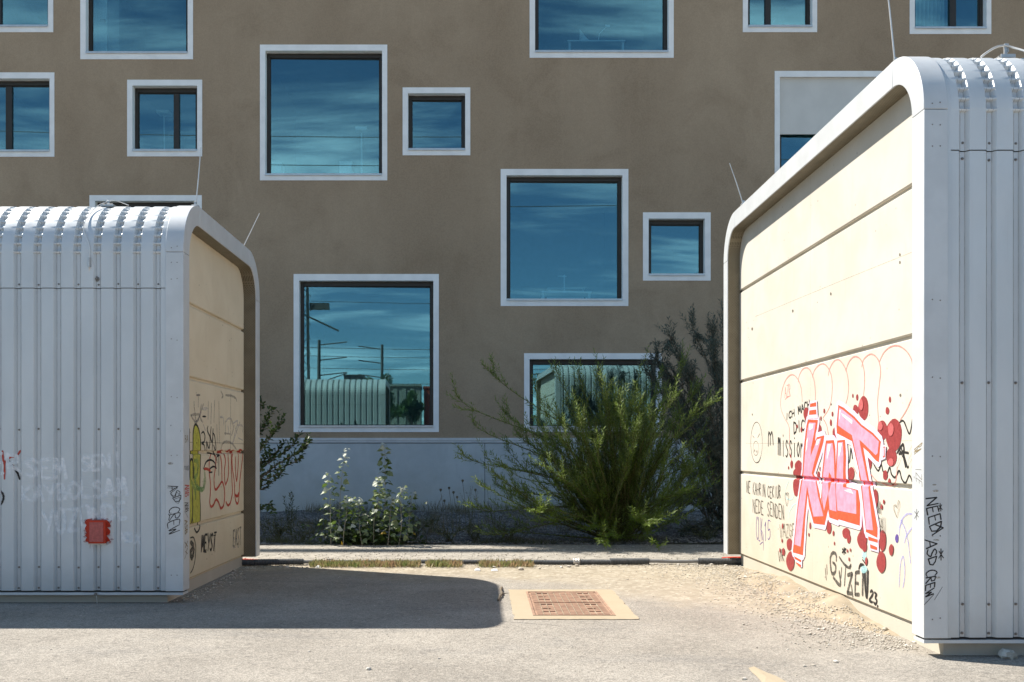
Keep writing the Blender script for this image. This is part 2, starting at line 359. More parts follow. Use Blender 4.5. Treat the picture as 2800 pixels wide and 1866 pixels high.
SH0 = ico_shapes(6, 1, 0.6, 3)
OCT = [(np.array([(1,0,0),(-1,0,0),(0,1,0),(0,-1,0),(0,0,.7),(0,0,-.5)]) * s, np.array([(0,2,4),(2,1,4),(1,3,4),(3,0,4),(2,0,5),(1,2,5),(3,1,5),(0,3,5)])) for s in (np.array([1,.8,1]), np.array([.9,1.1,.8]), np.array([1.2,.7,.7]))]
# gravel stones of the bed
n = 26000
P = np.stack([rng.uniform(-6, 6.5, n), PY1 + (25.2 - PY1) * rng.uniform(0, 1, n) ** 1.15, np.zeros(n)], -1)
P[:, 2] = 0.05 + 0.03 * np.sin(P[:, 0] * 1.9 + P[:, 1]) * np.sin(P[:, 1] * 1.3 + .5 * P[:, 0])
tag(link('gravel', scatter_mesh('gravel', P, rng.uniform(.014, .036, n), M['gravel'], OCT)), 'loose grey gravel stones covering the planting bed', kind='stuff')
# limestone grit: along the kerb, on the path and against the right shed
RXC = 3.559
pts = []
for k in range(1500):
    x = rnd.uniform(-3.2, 3.7); pts.append((x, 13.82 + rnd.gauss(0, .16), 0.0, rnd.uniform(.004, .014)))
for k in range(1500):
    pts.append((rnd.uniform(-3.6, 3.6), rnd.uniform(PY0, PY1 - .1), 0.037, rnd.uniform(.005, .016)))
for k in range(5200):
    y = rnd.uniform(8.0, 13.9); d = abs(rnd.gauss(0, .42)) * (1.0 if y < 12 else 1.4)
    pts.append((RXC - .03 - d, y + rnd.gauss(0, .1), 0.0, rnd.uniform(.004, .012) * (1.7 if rnd.random() < .06 else 1)))
for k in range(700):
    pts.append((rnd.uniform(-4.5, 5), rnd.uniform(5.5, 13.6), 0.0, rnd.uniform(.003, .009)))
for k in range(260):
    y = rnd.uniform(10.5, 13.7); pts.append((-3.25 + abs(rnd.gauss(0, .12)), y, 0, rnd.uniform(.006, .018)))
def heap_z(x, y):
    hz = 0
    for cx, cy, sx, sy, h in ((3.66, 10.1, .36, .80, .17), (3.66, 11.7, .36, 1.2, .11), (3.66, 9.1, .26, .5, .05), (3.55, 10.6, .5, .4, .05)):
        hz = max(hz, h * math.exp(-((x - cx) / sx) ** 2 - ((y - cy) / sy) ** 2) - 0.012)
    return hz
P = np.array([(a, b, max(c, heap_z(a, b)) + 0.3 * d) for a, b, c, d in pts]); sz = np.array([p[3] for p in pts])
tag(link('limestone_grit', scatter_mesh('limestone_grit', P, sz, M['pebble'], OCT)), 'scattered pale limestone grit on the asphalt and sand', kind='stuff')
# sand heap against the right shed
nx, ny = 36, 90; vv = []
for j in range(ny):
    for i in range(nx):
        x = 2.3 + 1.34 * i / (nx - 1); y = 7.9 + 6.0 * j / (ny - 1)
        z = heap_z(x, y); z += 0.022 * math.sin(x * 9 + y * 3) * math.sin(y * 7 - x * 4) * min(1, max(0, z) * 12)
        vv.append((x, y, z if z > 0 else -0.01))
ff = [(j * nx + i, j * nx + i + 1, (j + 1) * nx + i + 1, (j + 1) * nx + i) for j in range(ny - 1) for i in range(nx - 1)]
tag(link('sand_heap', mesh('sand_heap', vv, ff, M['sand'], smooth=60)), 'low yellow sand drift heaped against the graffiti wall', 'sand heap')
# single stones one can pick out
stone_me = [mesh('stone', V, [tuple(t) for t in T], M['pebble']) for V, T in ico_shapes(5, 2, .6, 9)]
spots = [(2755, 1800, .075), (2740, 1792, .035), (2470, 1725, .03), (2420, 1727, .03), (2500, 1759, .022), (2285, 1811, .022), (2200, 1823, .014), (2225, 1821, .014), (2035, 1858, .016), (1008, 1832, .022), (845, 1783, .012), (1200, 1802, .012),
         (1424, 1559, .045), (1350, 1553, .03), (1555, 1551, .03), (1577, 1549, .035), (1535, 1553, .028), (1475, 1556, .022), (1855, 1546, .03), (1945, 1546, .03), (1985, 1548, .028), (2020, 1584, .026), (2038, 1583, .03), (2052, 1584, .022), (785, 1553, .03), (802, 1553, .026), (812, 1554, .024), (840, 1554, .022), (2130, 1655, .02), (1955, 1640, .014), (640, 1562, .024), (660, 1570, .02), (632, 1575, .03)]
for px, py, s in spots:
    Y = EYE * F / (py - CY); x = X_at(px, Y)
    o = link('stone', stone_me[rnd.randrange(5)], None, (x, Y, max(0, heap_z(x, Y)) + s * .3)); o.scale = (s, s, s); o.rotation_euler = (0, 0, rnd.uniform(0, 6))
    if s > .07: tag(o, 'fist-sized pale stone in the shadow under the taller shed', 'stone')
    else: tag(o, 'small pale limestone chip lying on the ground', 'stone', 'loose stones in the yard')

# ================================================================ office building
YF = 25.25
bld = thing('office_building', 'taupe rendered office building with scattered square windows in white surrounds', 'building', (0, YF, 0))
# name, outer px rect, inner px rect, mullion px ranges, pane twist
WIN = [
 ('A', (-60, -110, 146, 89), (-46, -94, 132, 72), [(-8, 5)], .012), ('B', (220, -150, 528, 163), (235, -134, 513.5, 144.5), [], .012),
 ('C', (711, 123, 1059, 494), (725.5, 139.5, 1045, 478), [], .012), ('D', (1101, 240, 1286, 425.5), (1115.5, 256, 1272, 409), [], .012),
 ('E', (-56, 199, 149, 429.5), (-42, 215.5, 136, 413), [(17, 34)], .012), ('F', (348, 219, 553, 428.5), (362.5, 235, 539.5, 411.5), [(475.7, 491)], .012),
 ('G', (245, 534.5, 552, 845), (260, 550, 538, 828), [], .012), ('H', (1448, -280, 1842, 159), (1463, -264, 1828, 141.5), [], .012),
 ('I', (1369, 463, 1718, 837.5), (1385, 480, 1702, 820), [], .012), ('J', (1758, 581.5, 1943, 768), (1773.4, 598.5, 1927, 751.5), [], .012),
 ('K', (2031, -115, 2234, 89), (2045, -99, 2221, 72.5), [(2091.6, 2107)], .012), ('L', (2487, -115, 2710, 94), (2501, -99, 2697, 77), [(2596, 2613)], .012),
 ('M', (2118, 195, 2468, 568), (2132, 211, 2454, 552), [], .012), ('N', (803, 750, 1200, 1182), (818, 768, 1185, 1166), [], .022),
 ('O', (1433, 966.5, 1809, 1182), (1448, 982.5, 1796, 1168), [], .030)]
WR = {}
for nm, o_, i_, mu, tw in WIN:
    WR[nm] = ((X_at(o_[0], YF), Z_at(o_[3], YF), X_at(o_[2], YF), Z_at(o_[1], YF)), (X_at(i_[0], YF), Z_at(i_[3], YF), X_at(i_[2], YF), Z_at(i_[1], YF)))
BX0, BX1, H1, H2 = -62.0, 46.0, 23.35, 26.25
ZP = Z_at(1198, YF)                          # top of the plinth capping
holes = [WR[w[0]][1] for w in WIN]
gx = sorted({BX0, BX1} | {h[0] for h in holes} | {h[2] for h in holes}); gz = sorted({ZP - .08, H1} | {h[1] for h in holes} | {h[3] for h in holes})
w = MB(); idx = {}
def vid(x, z):
    k = (x, z)
    if k not in idx: idx[k] = len(w.v); w.v.append((x, YF, z))
    return idx[k]
for i in range(len(gx) - 1):
    for j in range(len(gz) - 1):
        cx, cz = (gx[i] + gx[i+1]) / 2, (gz[j] + gz[j+1]) / 2
        if any(h[0] < cx < h[2] and h[1] < cz < h[3] for h in holes): continue
        w.f.append((vid(gx[i], gz[j]), vid(gx[i+1], gz[j]), vid(gx[i+1], gz[j+1]), vid(gx[i], gz[j+1]))); w.m.append(0)
w.build('wall', M['plaster'], bld)
b = MB(); b.box(BX0, BX1, YF + 5.6, YF + 16, -.2, H1 - .02); b.box(BX0, BX0 + .4, YF + .01, YF + 5.59, -.2, H1 - .02); b.box(BX1 - .4, BX1, YF + .01, YF + 5.59, -.2, H1 - .02)
b.build('rear_wall', M['plaster'], bld)
b = MB(); b.box(BX0, BX1, YF, YF + 16, H1, H1 + .12); b.build('roof', M['plinth'], bld)
b = MB(); b.box(-17.8, BX1, YF, YF + 8, H1 + .12, H2); b.build('unseen_roof_block', M['plaster'], bld)  # unseen block added so its shadow edge falls across the path
b = MB(); b.box(BX0, -17.8, YF, YF + .08, 25.05, H2)  # unseen bar on posts, gap below shaped to let sun onto path and saplings
for x in np.arange(BX0 + .5, -18, 6.2): b.box(x, x + .1, YF, YF + .08, H1 + .12, 25.05)
b.build('unseen_roof_beam', M['plinth'], bld)
pl = MB(); pl.box(BX0, BX1, YF - .035, YF + .3, -.2, ZP - .14); plo = pl.build('plinth', M['plinth'], bld)
pl = MB(); pl.box(BX0, BX1, YF - .06, YF + .2, ZP - .065, ZP); pl.box(BX0, BX1, YF - .045, YF + .2, ZP - .12, ZP - .068); pl.build('plinth_capping', M['cap'], bld)
for px in (1325, 2300, 300):
    pl = MB(); pl.box(X_at(px, YF), X_at(px, YF) + .012, YF - .038, YF - .02, 0, ZP - .14); pl.build('plinth_joint', M['seam'], plo)
FD0, FD1 = YF + .17, YF + .25
for nm, o_, i_, mu, tw in WIN:
    (a0, c0, a1, c1), (x0, z0, x1, z1) = WR[nm]
    fr = MB(); bw, tw_, bb = .082, .115, .045
    fr.box(x0, x0 + bw, FD0, FD1, z0, z1); fr.box(x1 - bw, x1, FD0, FD1, z0, z1)
    fr.box(x0 + bw, x1 - bw, FD0, FD1, z1 - tw_, z1); fr.box(x0 + bw, x1 - bw, FD0, FD1, z0, z0 + bb)
    # stepped inner sash
    s = .022; fr.box(x0 + bw, x0 + bw + s, FD0 + .03, FD1, z0 + bb, z1 - tw_); fr.box(x1 - bw - s, x1 - bw, FD0 + .03, FD1, z0 + bb, z1 - tw_)
    fr.box(x0 + bw + s, x1 - bw - s, FD0 + .03, FD1, z1 - tw_ - s, z1 - tw_)
    edges = [x0 + bw + s]
    for m0, m1 in mu:
        xa, xb = X_at(m0, YF + .2), X_at(m1, YF + .2); fr.box(xa, xb, FD0 - .005, FD1, z0 + bb, z1 - tw_ - s); edges += [xa, xb]
    edges.append(x1 - bw - s)
    win = fr.build('window', M['dark'], bld); bevel(win, .006, 1)
    for k in range(0, len(edges), 2):
        xa, xb = edges[k] - .006, edges[k+1] + .006; xm = (xa + xb) / 2; za, zb_ = z0 + bb - .004, z1 - tw_ - s + .004
        yy = lambda x, d: FD0 + .052 + d + (x - xm) * tw
        v = [(xa, yy(xa, 0), za), (xb, yy(xb, 0), za), (xb, yy(xb, .006), za), (xa, yy(xa, .006), za), (xa, yy(xa, 0), zb_), (xb, yy(xb, 0), zb_), (xb, yy(xb, .006), zb_), (xa, yy(xa, .006), zb_)]
        p = MB(); p.add(v, [(0,3,2,1),(4,5,6,7),(0,1,5,4),(1,2,6,5),(2,3,7,6),(3,0,4,7)]); p.build('pane', M['glass'], win)
    su = MB()                                # white render band and reveals
    ya, yb = YF - .014, YF + .03
    su.box(a0, x0, ya, yb, c0, c1); su.box(x1, a1, ya, yb, c0, c1); su.box(x0, x1, ya, yb, z1, c1); su.box(x0, x1, ya, yb, c0, z0)
    su.box(x0 - .05, x0, yb, FD1, z0, z1); su.box(x1, x1 + .05, yb, FD1, z0, z1); su.box(x0 - .05, x1 + .05, yb, FD1, z1, z1 + .05); su.box(x0 - .05, x1 + .05, yb, FD1, z0 - .05, z0)
    su.build('surround', M['white_render'], win)
    si = MB(); si.box(x0 + .004, x1 - .004, YF - .045, FD0 + .005, z0 + .004, z0 + .022); si.box(x0 + .004, x1 - .004, YF - .047, YF - .035, z0 - .03, z0 + .003)
    bevel(si.build('sill', M['sill'], win), .003, 1)
    e = .12; r = MB(); ra, rb, rc, rd = x0 - e, x1 + e, z0 - .06, z1 + .18; yb2 = YF + 4.8
    q = [(ra, FD1, rc), (rb, FD1, rc), (rb, yb2, rc), (ra, yb2, rc), (ra, FD1, rd), (rb, FD1, rd), (rb, yb2, rd), (ra, yb2, rd)]
    r.add(q, [(4, 5, 6, 7), (2, 3, 7, 6), (3, 0, 4, 7), (1, 2, 6, 5)], 0); r.add(q, [(0, 3, 2, 1)], 1); r.build('room', [M['room'], M['roomfloor']], bld)
    if nm == 'M':
        zb2 = Z_at(362, YF); bl = MB(); bl.box(x0 + .006, x1 - .006, YF + .075, YF + .09, zb2, z1 - .045); bl.box(x0 + .006, x1 - .006, YF + .07, YF + .098, zb2 - .03, zb2)
        bl.box(x0 + .006, x1 - .006, YF + .06, YF + .11, z1 - .045, z1 - .004); bl.build('roller_blind', M['blind'], win)
# furniture one can make out through the panes
def desk(px0, px1, ptop, pbot, Y, label):
    xa, xb = X_at(px0, Y), X_at(px1, Y); zt = Z_at(ptop, Y); zf = Z_at(pbot, YF) - .058
    d = thing('desk', label, 'desk', ((xa + xb) / 2, Y, zf))
    t = MB(); t.box(xa, xb, Y, Y + .8, zt - .035, zt); t.build('desk_top', M['white'], d)
    for x in (xa + .03, xb - .09):
        for y in (Y + .05, Y + .7): l_ = MB(); l_.box(x, x + .06, y, y + .05, zf, zt - .036); l_.build('leg', M['white'], d)
    t = MB(); t.box(xa + .1, xb - .1, Y + .35, Y + .38, zt - .30, zt - .2); t.build('beam', M['white'], d)
    return xa, xb, zt
xa, xb, zt = desk(1480, 1618, 797, 820, YF + 1.5, 'white desk close behind the large window of the middle storey')
desk(1497, 1600, 787, 820, YF + 3.2, 'white desk further back in the middle storey room')
m_ = thing('monitor_arm', 'thin white monitor arm clamped to the desk by the middle window', 'monitor arm', (xa + .9, YF + 1.7, zt))
t = MB(); t.box(xa + .62, xa + .65, YF + 1.7, YF + 1.73, zt, zt + .48); t.box(xa + .45, xa + .7, YF + 1.68, YF + 1.7, zt + .42, zt + .45); t.build('post', M['white'], m_)
xa, xb, zt = desk(1552, 1710, 110, 141, YF + 1.7, 'long white desk with lamps in the top storey window')
m_ = thing('desk_lamp', 'small angled lamp on the top storey desk', 'lamp', (xa + 1.1, YF + 2, zt))
t = MB(); t.tube([(xa + .85, YF + 2, zt), (xa + .9, YF + 2, zt + .3), (xa + 1.1, YF + 2, zt + .5)], .012, 6); t.box(xa + 1.05, xa + 1.18, YF + 1.95, YF + 2.05, zt + .47, zt + .52); t.build('arm', M['white'], m_)
m_ = thing('paper_tray', 'white wedge of papers on the top storey desk', 'papers', (xa + .4, YF + 2, zt))
t = MB(); t.add([(xa + .35, YF + 1.95, zt), (xa + .7, YF + 1.95, zt), (xa + .7, YF + 2.2, zt), (xa + .35, YF + 2.2, zt), (xa + .36, YF + 2.0, zt + .42), (xa + .5, YF + 2.1, zt + .3)], [(0,1,2,3),(0,1,5,4),(1,2,5),(2,3,4,5),(3,0,4)]); t.build('sheets', M['white'], m_)
def floor_lamp(px, py, pb, hw, Y, label):
    x = X_at(px, Y); zt = Z_at(py, Y); zf = Z_at(pb, YF) - .058; o = thing('floor_lamp', label, 'lamp', (x, Y, zf))
    t = MB(); t.box(x - hw, x + hw, Y - .15, Y + .15, zt - .05, zt + .03); t.build('lamp_head', M['white'], o)
    t = MB(); t.tube([(x, Y, zf), (x, Y, zt - .05)], .022, 8); t.build('pole', M['white'], o)
    t = MB(); t.box(x - .2, x + .2, Y - .15, Y + .15, zf, zf + .03); t.build('base', M['white'], o)
floor_lamp(989, 354, 478, .15, YF + 1.6, 'white uplight floor lamp behind the large upper window')
floor_lamp(449, 309, 411, .16, YF + 1.4, 'white uplight floor lamp behind the two-part upper window')
def cabinet(px0, px1, py, pb, Y, label):
    xa, xb, zt, zf = X_at(px0, Y), X_at(px1, Y), Z_at(py, Y), Z_at(pb, YF) - .058
    o = thing('cabinet', label, 'cabinet', ((xa + xb) / 2, Y, zf)); t = MB(); t.box(xa, xb, Y, Y + .45, zf, zt); t.build('carcass', M['white'], o)
    xm = (xa + xb) / 2; t = MB(); t.box(xa + .01, xm - .004, Y - .018, Y, zf + .05, zt - .01); t.build('door', M['white'], o); t = MB(); t.box(xm + .004, xb - .01, Y - .018, Y, zf + .05, zt - .01); t.build('door', M['white'], o)
cabinet(928, 962, 441, 478, YF + 2.2, 'narrow two-door cabinet standing low in the upper office')
cabinet(737, 768, 444, 478, YF + .9, 'white cabinet in the corner of the upper office')

# door and curtain close behind two of the upper panes
x0, z0, x1, z1 = WR['B'][1]; Y = YF + .75
o = thing('interior_door', 'white interior door with lever handle behind the upper corner window', 'door', (x0 + .5, Y, z0 - .058))
t = MB(); t.box(X_at(258, Y), X_at(292, Y), Y, Y + .05, z0 - .058, z1 - .2); t.build('door_leaf', M['white'], o); t = MB(); t.box(X_at(292.6, Y), X_at(325, Y), Y + .02, Y + .08, z0 - .058, z1 - .1); t.build('wall_return', M['room'], o)
t = MB(); t.box(X_at(275, Y), X_at(289, Y), Y - .05, Y - .03, Z_at(60, Y), Z_at(56, Y)); t.box(X_at(286, Y), X_at(290, Y), Y - .05, Y, Z_at(61, Y), Z_at(55, Y)); t.build('handle', M['steel'], o)
x0, z0, x1, z1 = WR['L'][1]; Y = YF + .6
o = thing('curtain', 'pale hanging curtain behind the upper window above the taller shed roof', 'curtain', (X_at(2540, Y), Y, z0 - .058)); v = []; f = []
for i in range(40):
    px = 2505 + (2580 - 2505)*i/39; v += [(X_at(px, Y), Y + .05*math.sin(i*1.1), z0 - .055), (X_at(px, Y), Y + .05*math.sin(i*1.1), z1 + .1)]
    if i: f.append((2*i-2, 2*i, 2*i+1, 2*i-1))
t = MB(); t.add(v, f); so = t.build('cloth', M['blind'], o, smooth=60); so.modifiers.new('thick', 'SOLIDIFY').thickness = .006

# ================================================================ the two ribbed sheds
PITCH, DEP, VH, SLP = 0.2076, 0.034, 0.0190, 0.023
TR_W = 0.186                                  # width of the plain edge trim
def profile(Y0, Y1, ztop, rad, inset, zbase, nseg=10):
    """path over the shed in the y-z plane with outward normals, front foot to back foot"""
    r = rad - inset; y0, y1, zt = Y0 + inset, Y1 - inset, ztop - inset
    pts = [((y0, zbase), (-1, 0))]
    for k in range(nseg + 1):
        a = math.pi/2 * k / nseg; pts.append(((y0 + r - r*math.cos(a), zt - r + r*math.sin(a)), (-math.cos(a), math.sin(a))))
    for k in range(nseg + 1):
        a = math.pi/2 * k / nseg; pts.append(((y1 - r + r*math.sin(a), zt - r + r*math.cos(a)), (math.sin(a), math.cos(a))))
    pts.append(((y1, zbase), (1, 0))); return pts
def clad_section(depth):
    e = .0024; return [(-PITCH/2, 0), (-VH-SLP, 0), (-VH, -depth), (-VH+e, -depth), (VH-e, -depth), (VH, -depth), (VH+SLP, 0), (PITCH/2, 0)]
def sweep(stations, smooth=28):
    v, f = [], []
    for (y, z), (ny, nz), d in stations:
        for x, o in clad_section(d): v.append((x, y + ny*o, z + nz*o))
    for i in range(len(stations)-1):
        for j in range(7): a = i*8+j; f.append((a, a+1, a+9, a+8))
    return v, f, [M['sheet'], M['valley']], [1 if i % 7 in (2, 4) else 0 for i in range(len(f))]
def build_shed(name, label, side, Xe, Xc, Y0, Y1, zb, ztop, rad, zj, joints, vx0, nstrip, conc, t=.205, screws=(), bmat=None):
    s = side                                   # +1: shed lies to the right of its open end, -1: to the left
    root = thing(name, label, 'shed', (Xe + s*1.5, Y0 + 1, 0))
    L = vx0 + PITCH*(nstrip - .5)              # length behind the end face
    # ---- edge trim ring, five lengths with open butt joints
    zl = ztop - rad                            # where the corner bends begin
    gap = .004
    def ring(pts_o, pts_i, nm='edge_trim'):
        m = MB(); n = len(pts_o); x0, x1 = Xe, Xe + s*TR_W
        v = []
        for (yo, zo), (yi, zi) in zip(pts_o, pts_i): v += [(x0, yo, zo), (x1, yo, zo), (x1, yi, zi), (x0, yi, zi)]
        f = []
        for i in range(n-1):
            for j in range(4):
                q = (4*i+j, 4*i+(j+1)%4, 4*(i+1)+(j+1)%4, 4*(i+1)+j); f.append(q if s < 0 else q[::-1])
        e0, e1 = (0,1,2,3), tuple(4*(n-1)+k for k in (3,2,1,0)); f += [e0, e1] if s > 0 else [e0[::-1], e1[::-1]]
        m.add(v, f); o = m.build(nm, M['trim'], root, smooth=30); return bevel(o, .004, 2)
    pr = .010                                  # trim stands a little proud of the sheeting
    def arc(cy, cz, r, a0, a1, n=14): return [(cy - r*math.cos(a0+(a1-a0)*k/n), cz + r*math.sin(a0+(a1-a0)*k/n)) for k in range(n+1)]
    yo0, yo1, yi0, yi1, ri, ro = Y0 - pr, Y1 + pr, Y0 + t, Y1 - t, rad - t, rad + pr
    ring([(yo0, zb), (yo0, zl - gap)], [(yi0, zb), (yi0, zl - gap)])
    ring(arc(Y0+rad, zl, ro, 0, math.pi/2), arc(Y0+rad, zl, ri, 0, math.pi/2))
    ring([(Y0+rad+gap, ztop+pr), (Y1-rad-gap, ztop+pr)], [(Y0+rad+gap, ztop-t), (Y1-rad-gap, ztop-t)])
    ring(arc(Y1-rad, zl, ro, math.pi/2, math.pi), arc(Y1-rad, zl, ri, math.pi/2, math.pi))
    ring([(yo1, zl - gap), (yo1, zb)], [(yi1, zl - gap), (yi1, zb)])
    # ---- perforated soffit lining the inside of the ring back to the concrete
    so = profile(Y0, Y1, ztop, rad, t + .002, zb); m = MB(); v = []
    for (y, z), nn in so: v += [(Xe + s*.012, y, z), (Xc + s*.05, y, z)]
    m.add(v, [(2*i, 2*i+1, 2*i+3, 2*i+2) for i in range(len(so)-1)]); m.build('soffit', M['perf'], root, smooth=30)
    # ---- rivets on the end trim
    rv = mesh('rivet', [(math.cos(a)*.006*k, h, math.sin(a)*.006*k) for k, h in ((1, 0), (.6, -.003)) for a in [i*math.pi/3 for i in range(6)]],
              [(i, (i+1)%6, 6+(i+1)%6, 6+i) for i in range(6)] + [tuple(range(6, 12))], M['screw'])
    for z in (.30, .95, 1.55, 2.15, 2.75, zl - .28, zl - .12, zl + .05):
        for dx in (.065, .125):
            if z > zl: dyy = rad - math.sqrt(max(0, rad*rad - (z-zl)**2))
            else: dyy = 0
            link('rivet', rv, root, (Xe + s*dx, yo0 + dyy - .0005, z + rnd.uniform(-.01, .01)))
    # ---- concrete core, panels
    inn = profile(Y0, Y1, ztop, rad, t + .012, -.15); core = MB(); x0, x1 = Xc + s*.032, Xe + s*L
    n = len(inn); v = [(x0, p[0][0], p[0][1]) for p in inn] + [(x1, p[0][0], p[0][1]) for p in inn]
    f = [tuple(range(n)), tuple(range(2*n-1, n-1, -1))] + [(i, i+n, (i+1)%n+n, (i+1)%n) for i in range(n)]
    core.add(v, f); core.build('core', conc, root)
    zs = [joints[0] - .0] + list(joints[1:]) + [ztop]
    panels = []
    for k in range(len(zs)-1):
        z0 = zs[k] + .018; z1 = zs[k+1] - (.018 if k < len(zs)-2 else 0)
        ya, yb = Y0 + t - .02, Y1 - t - .004
        out = [(ya, z0), (yb, z0)]
        if k < len(zs)-2 and z1 < zl: out += [(yb, z1), (ya, z1)]
        else:
            r = rad - t - .004; top = ztop - t - .004
            full = arc(yb - r, top - r, r, math.pi, math.pi/2, 8) + arc(ya + r, top - r, r, math.pi/2, 0, 8)
            out += full
        def shrink(y, z): return (y, z0 + .010) if abs(z - z0) < 1e-6 else ((y, z1 - .010) if (k < len(zs)-2 and abs(z - z1) < 1e-6) else (y, z))
        nn = len(out); m = MB()
        v = [(Xc, *shrink(*p)) for p in out] + [(Xc + s*.010, *p) for p in out] + [(Xc + s*.14, *p) for p in out]
        f = [tuple(range(nn))] + [(i, (i+1)%nn, nn+(i+1)%nn, nn+i) for i in range(nn)] + [(nn+i, nn+(i+1)%nn, 2*nn+(i+1)%nn, 2*nn+i) for i in range(nn)]
        m.add(v, f); panels.append(m.build('concrete_panel', conc, root))
    # ---- base plinth
    bm_ = MB(); bm_.box(*sorted((Xc + s*.028, Xe + s*L)), Y0 + .105, Y1 - .15, -.2, joints[0] - .004); bo = bm_.build('base_plinth', M['base'], root); bevel(bo, .005, 1)
    fl = MB(); fl.box(*sorted((Xe + s*.01, Xe + s*L)), Y0 + .012, Y0 + t - .01, zb - .042, zb - .016)
    fl2 = fl.build('drip_flashing', M['trim'], root)
    sm = MB(); sm.box(*sorted((Xe + s*.02, Xe + s*L)), Y0 + .045, Y0 + t - .03, zb - .016, zb - .002); sm.build('gap_shade_strip', M['seam'], root)  # near-black strip painting the shade in the gap above the flashing
    # ---- cladding strips
    lo = sweep([((Y0 + .004, zb + .004), (-1, 0), DEP), ((Y0 + .004, zj - .004), (-1, 0), DEP)]); lo_me = mesh('cladding_strip', *lo, smooth=28)
    st = [((Y0, zj + .003), (-1, 0), DEP), ((Y0, zl - .01), (-1, 0), DEP)]
    nc = 11
    def bend(cy, a_from, a_to):
        out = []
        for k in range(nc):
            a = a_from + (a_to - a_from) * k / (nc-1)
            for da, dd in ((-.030, DEP+.006), (-.012, DEP-.022), (.010, DEP-.026), (.024, DEP+.004)):
                b_ = a + da*(1 if a_to > a_from else -1); b_ = max(min(a_from, a_to), min(max(a_from, a_to), b_)) if 0 < k < nc-1 else b_
                nrm = (-math.cos(b_), math.sin(b_)); out.append(((cy + nrm[0]*rad, zl + nrm[1]*rad), nrm, dd))
            if k < nc-1:
                b_ = a + (a_to - a_from)/(nc-1)*.5; nrm = (-math.cos(b_), math.sin(b_)); out.append(((cy + nrm[0]*rad, zl + nrm[1]*rad), nrm, DEP+.010))
        return out
    st += bend(Y0 + rad, 0.0, math.pi/2) + bend(Y1 - rad, math.pi/2, math.pi)
    st += [((Y1, zl - .02), (1, 0), DEP), ((Y1, zj + .003), (1, 0), DEP)]
    up_me = mesh('cladding_strip', *sweep(st), smooth=28)
    bk_me = mesh('cladding_strip', *sweep([((Y1 - .004, zj - .004), (1, 0), DEP), ((Y1 - .004, zb + .004), (1, 0), DEP)]), smooth=28)
    sv = []
    for rr, h in ((.011, 0), (.011, -.004), (.0055, -.0045), (.0055, -.010)): sv += [(rr*math.cos(i*math.pi/4), h, rr*math.sin(i*math.pi/4)) for i in range(8)]
    screw_me = mesh('screw', sv, [(8*k+i, 8*k+(i+1)%8, 8*(k+1)+(i+1)%8, 8*(k+1)+i) for k in range(3) for i in range(8)] + [tuple(range(24, 32))], M['screw'])
    for k in range(nstrip):
        x = Xe + s*(vx0 + PITCH*k)
        a = link('cladding_strip', lo_me, root, (x, 0, 0)); b_ = link('cladding_strip', up_me, root, (x, 0, 0)); link('cladding_strip', bk_me, root, (x, 0, 0))
        if k < 10:
            for z in screws:
                pz = b_ if z > zj else a; link('screw', screw_me, pz, (x + rnd.uniform(-.003, .003), Y0 + DEP + .003, z + rnd.uniform(-.006, .006)))
    xs0 = Xe + s*(TR_W - .02); xs1 = Xe + s*(vx0 - PITCH/2); m = MB(); pp = profile(Y0, Y1, ztop, rad, 0, zb, 14)
    if abs(xs1 - Xe) > TR_W:
        v = []
        for (y, z), nn in pp: v += [(xs0, y, z), (xs1, y, z)]
        m.add(v, [(2*i, 2*i+1, 2*i+3, 2*i+2) for i in range(len(pp)-1)]); m.build('closing_strip', M['sheet'], root, smooth=30)
    return root, panels
RS = dict(Xe=3.388, Xc=3.559, Y0=7.654, Y1=13.995, zb=.153, ztop=4.80, rad=.58, zj=3.906, t=.205)
LS = dict(Xe=-3.113, Xc=-3.285, Y0=10.36, Y1=13.89, zb=.131, ztop=4.262, rad=.60, zj=3.286, t=.205)
JR = (.150, 1.290, 2.542, 3.790); JL = (.142, .748, 1.572, 2.408, 3.238)
right_shed, rpan = build_shed('equipment_shed', 'taller ribbed white metal shed with sunlit cream concrete end wall and pink lettering', 1, joints=JR, vx0=.316, nstrip=30, conc=M['concA'], screws=(3.97, 3.845, 2.117, .408, .185), **RS)
left_shed, lpan = build_shed('equipment_shed', 'lower ribbed metal shed with shaded tan concrete end and red painted box', -1, joints=JL, vx0=.277, nstrip=34, conc=M['concB'], screws=(3.329, 1.817, .378, .16), **LS)


# ---- lightning rods on the roofs
def rod(x0, y0, z0, x1, y1, z1, label, parent=None):
    o = thing('lightning_rod', label, 'lightning rod', (x0, y0, z0))
    m = MB(); m.tube([(x0, y0, z0 - .01), ((x0+x1)/2 + .004, (y0+y1)/2, (z0+z1)/2), (x1, y1, z1)], [.0075, .0065, .005], 8); m.build('rod', M['wire'], o)
    m = MB(); m.box(x0 - .035, x0 + .035, y0 - .035, y0 + .035, z0, z0 + .02); m.box(x0 - .014, x0 + .014, y0 - .014, y0 + .014, z0 + .02, z0 + .06); bevel(m.build('foot_clamp', M['steel'], o), .003, 1)
rt = RS['ztop'] + .010; lt = LS['ztop'] + .010
rod(3.44, 8.3, rt, 3.335, 8.3, 5.75, 'thin steel lightning rod at the front edge of the taller shed roof')
rod(3.42, 13.05, rt, 3.235, 13.05, 5.36, 'leaning steel lightning rod at the far edge of the taller shed roof')
rod(-3.16, 10.95, lt, -3.10, 10.95, 4.93, 'upright steel lightning rod at the front edge of the lower shed roof')
rod(-3.19, 13.2, lt, -2.96, 13.2, 4.74, 'leaning steel lightning rod at the far edge of the lower shed roof')
